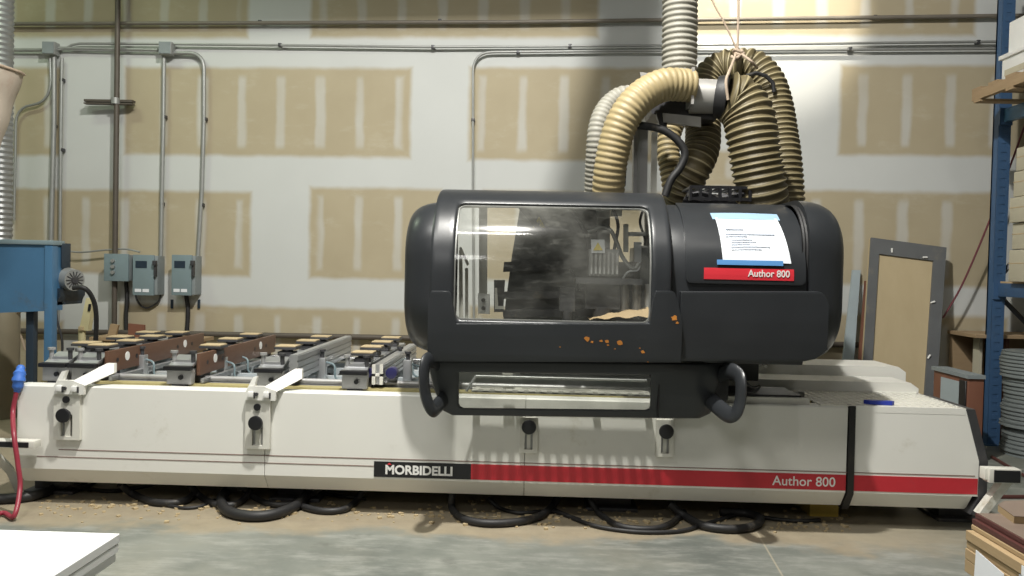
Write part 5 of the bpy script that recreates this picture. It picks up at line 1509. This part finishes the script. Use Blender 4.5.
# wooden shelf on the wall behind the rack, with a beam
a = wl(944, 331, .0); b = wl(1030, 336, .0)
tsh = thing('wall_shelf', Vector(((a.x + b.x) / 2, a.y - .3, a.z - .1)), 'rough wooden shelf low on the back wall between the door and the rack', 'shelf')
obj('shelf_board', MB().box((a.x, a.y - .55, a.z - .02), (b.x + .3, a.y - .06, a.z + .012)).bev(.002, 1), M['pallet'], tsh)
obj('back_panel', MB().box((a.x + .02, a.y - .08, .35), (b.x + .3, a.y - .07, a.z - .02)), M['pallet'], tsh)
obj('shelf_side', MB().box((a.x + .35, a.y - .4, .0), (a.x + .38, a.y - .10, a.z - .021)), M['rust'], tsh)
cc = at(981, 390, 7.3)
obj('shelf_post', MB().box((cc.x - .03, 7.3, 0), (cc.x, 7.4, a.z - .021)), M['carton'], tsh)
# red cable across the wall
P = spline([wl(1030, 110, .25), wl(1016, 150, .25), wl(1003, 185, .25), wl(985, 232, .22), wl(962, 285, .2), wl(943, 318, .2)], 8)
tag(obj('red_cable', MB().tube(P, .009, 8), mat('maroon_cable', (.13, .025, .035), .5)), 'dark red cable running diagonally from the rack down the wall', 'cable')
# floor rail strips by the right
pa, pb = gz(990, 462, .01), gz(1035, 490, .01)
for (p, q, lab) in (((955, 497), (1035, 497), 'dark flat strip lying on the floor beyond the board stack'), ((992, 457), (1035, 482), 'thin dark rod lying on the floor right of the machine')):
    A, B = gz(*p, .01), gz(*q, .01)
    tag(obj('floor_strip', MB().tube([A, B], .014, 6), M['dkboard']), lab, 'strip')

# ------------------------------------------------------------------ lights
def area(name, loc, size, energy, col, sy=None, rot=(0, 0, 0), spread=180):
    l = bpy.data.lights.new(name, 'AREA'); l.energy = energy; l.color = col
    l.shape = 'RECTANGLE'; l.size = size; l.size_y = sy or size; l.spread = R(spread)
    o = bpy.data.objects.new(name, l); COL.objects.link(o); o.location = loc; o.rotation_euler = rot
    return o
WARM = (1, .975, .91)
area('high_bay_lamp', (-.35, 2.9, 6.0), .16, 570, WARM, .16, (R(12), 0, 0))
area('high_bay_lamp', (1.9, 1.0, 6.6), .35, 30, WARM, .35, (R(25), 0, 0))
area('tube_lamp', (-.55, 2.1, 6.0), .85, 45, WARM, .07, (R(15), 0, 0))
area('strip_or_fill_lamp', (-5.2, 5.8, 5.8), 1.2, 72, (.84, 1, .72), .3)
sp = bpy.data.lights.new('spot_lamp', 'SPOT'); sp.energy = 850; sp.color = (1, .93, .80); sp.spot_size = R(48); sp.spot_blend = .35; sp.shadow_soft_size = .06
so = bpy.data.objects.new('spot_lamp', sp); COL.objects.link(so); so.location = (1.75, 6.2, 5.6)
so.rotation_euler = (Vector((2.1, 7.8, 4.42)) - so.location).to_track_quat('-Z', 'Y').to_euler()
area('strip_or_fill_lamp', (-2.4, .8, 6.8), 1.4, 190, (1, .98, .93), 1.0, (R(20), 0, 0))  # added overhead fill light, not a known fixture
area('strip_or_fill_lamp', (-1.8, -3.2, 4.8), 2.0, 75, (1, .98, .95), 1.0, (R(50), 0, 0))  # added weak frontal fill from behind the camera, brightens front faces
wd = bpy.data.worlds.new('world'); bpy.context.scene.world = wd; wd.use_nodes = True
wd.node_tree.nodes['Background'].inputs[0].default_value = (.9, .95, 1, 1)
wd.node_tree.nodes['Background'].inputs[1].default_value = .1
sc = bpy.context.scene
sc.view_settings.view_transform = 'Standard'; sc.view_settings.look = 'None'; sc.view_settings.gamma = 1
sc.view_settings.exposure = -0.27; sc.view_settings.use_curve_mapping = False
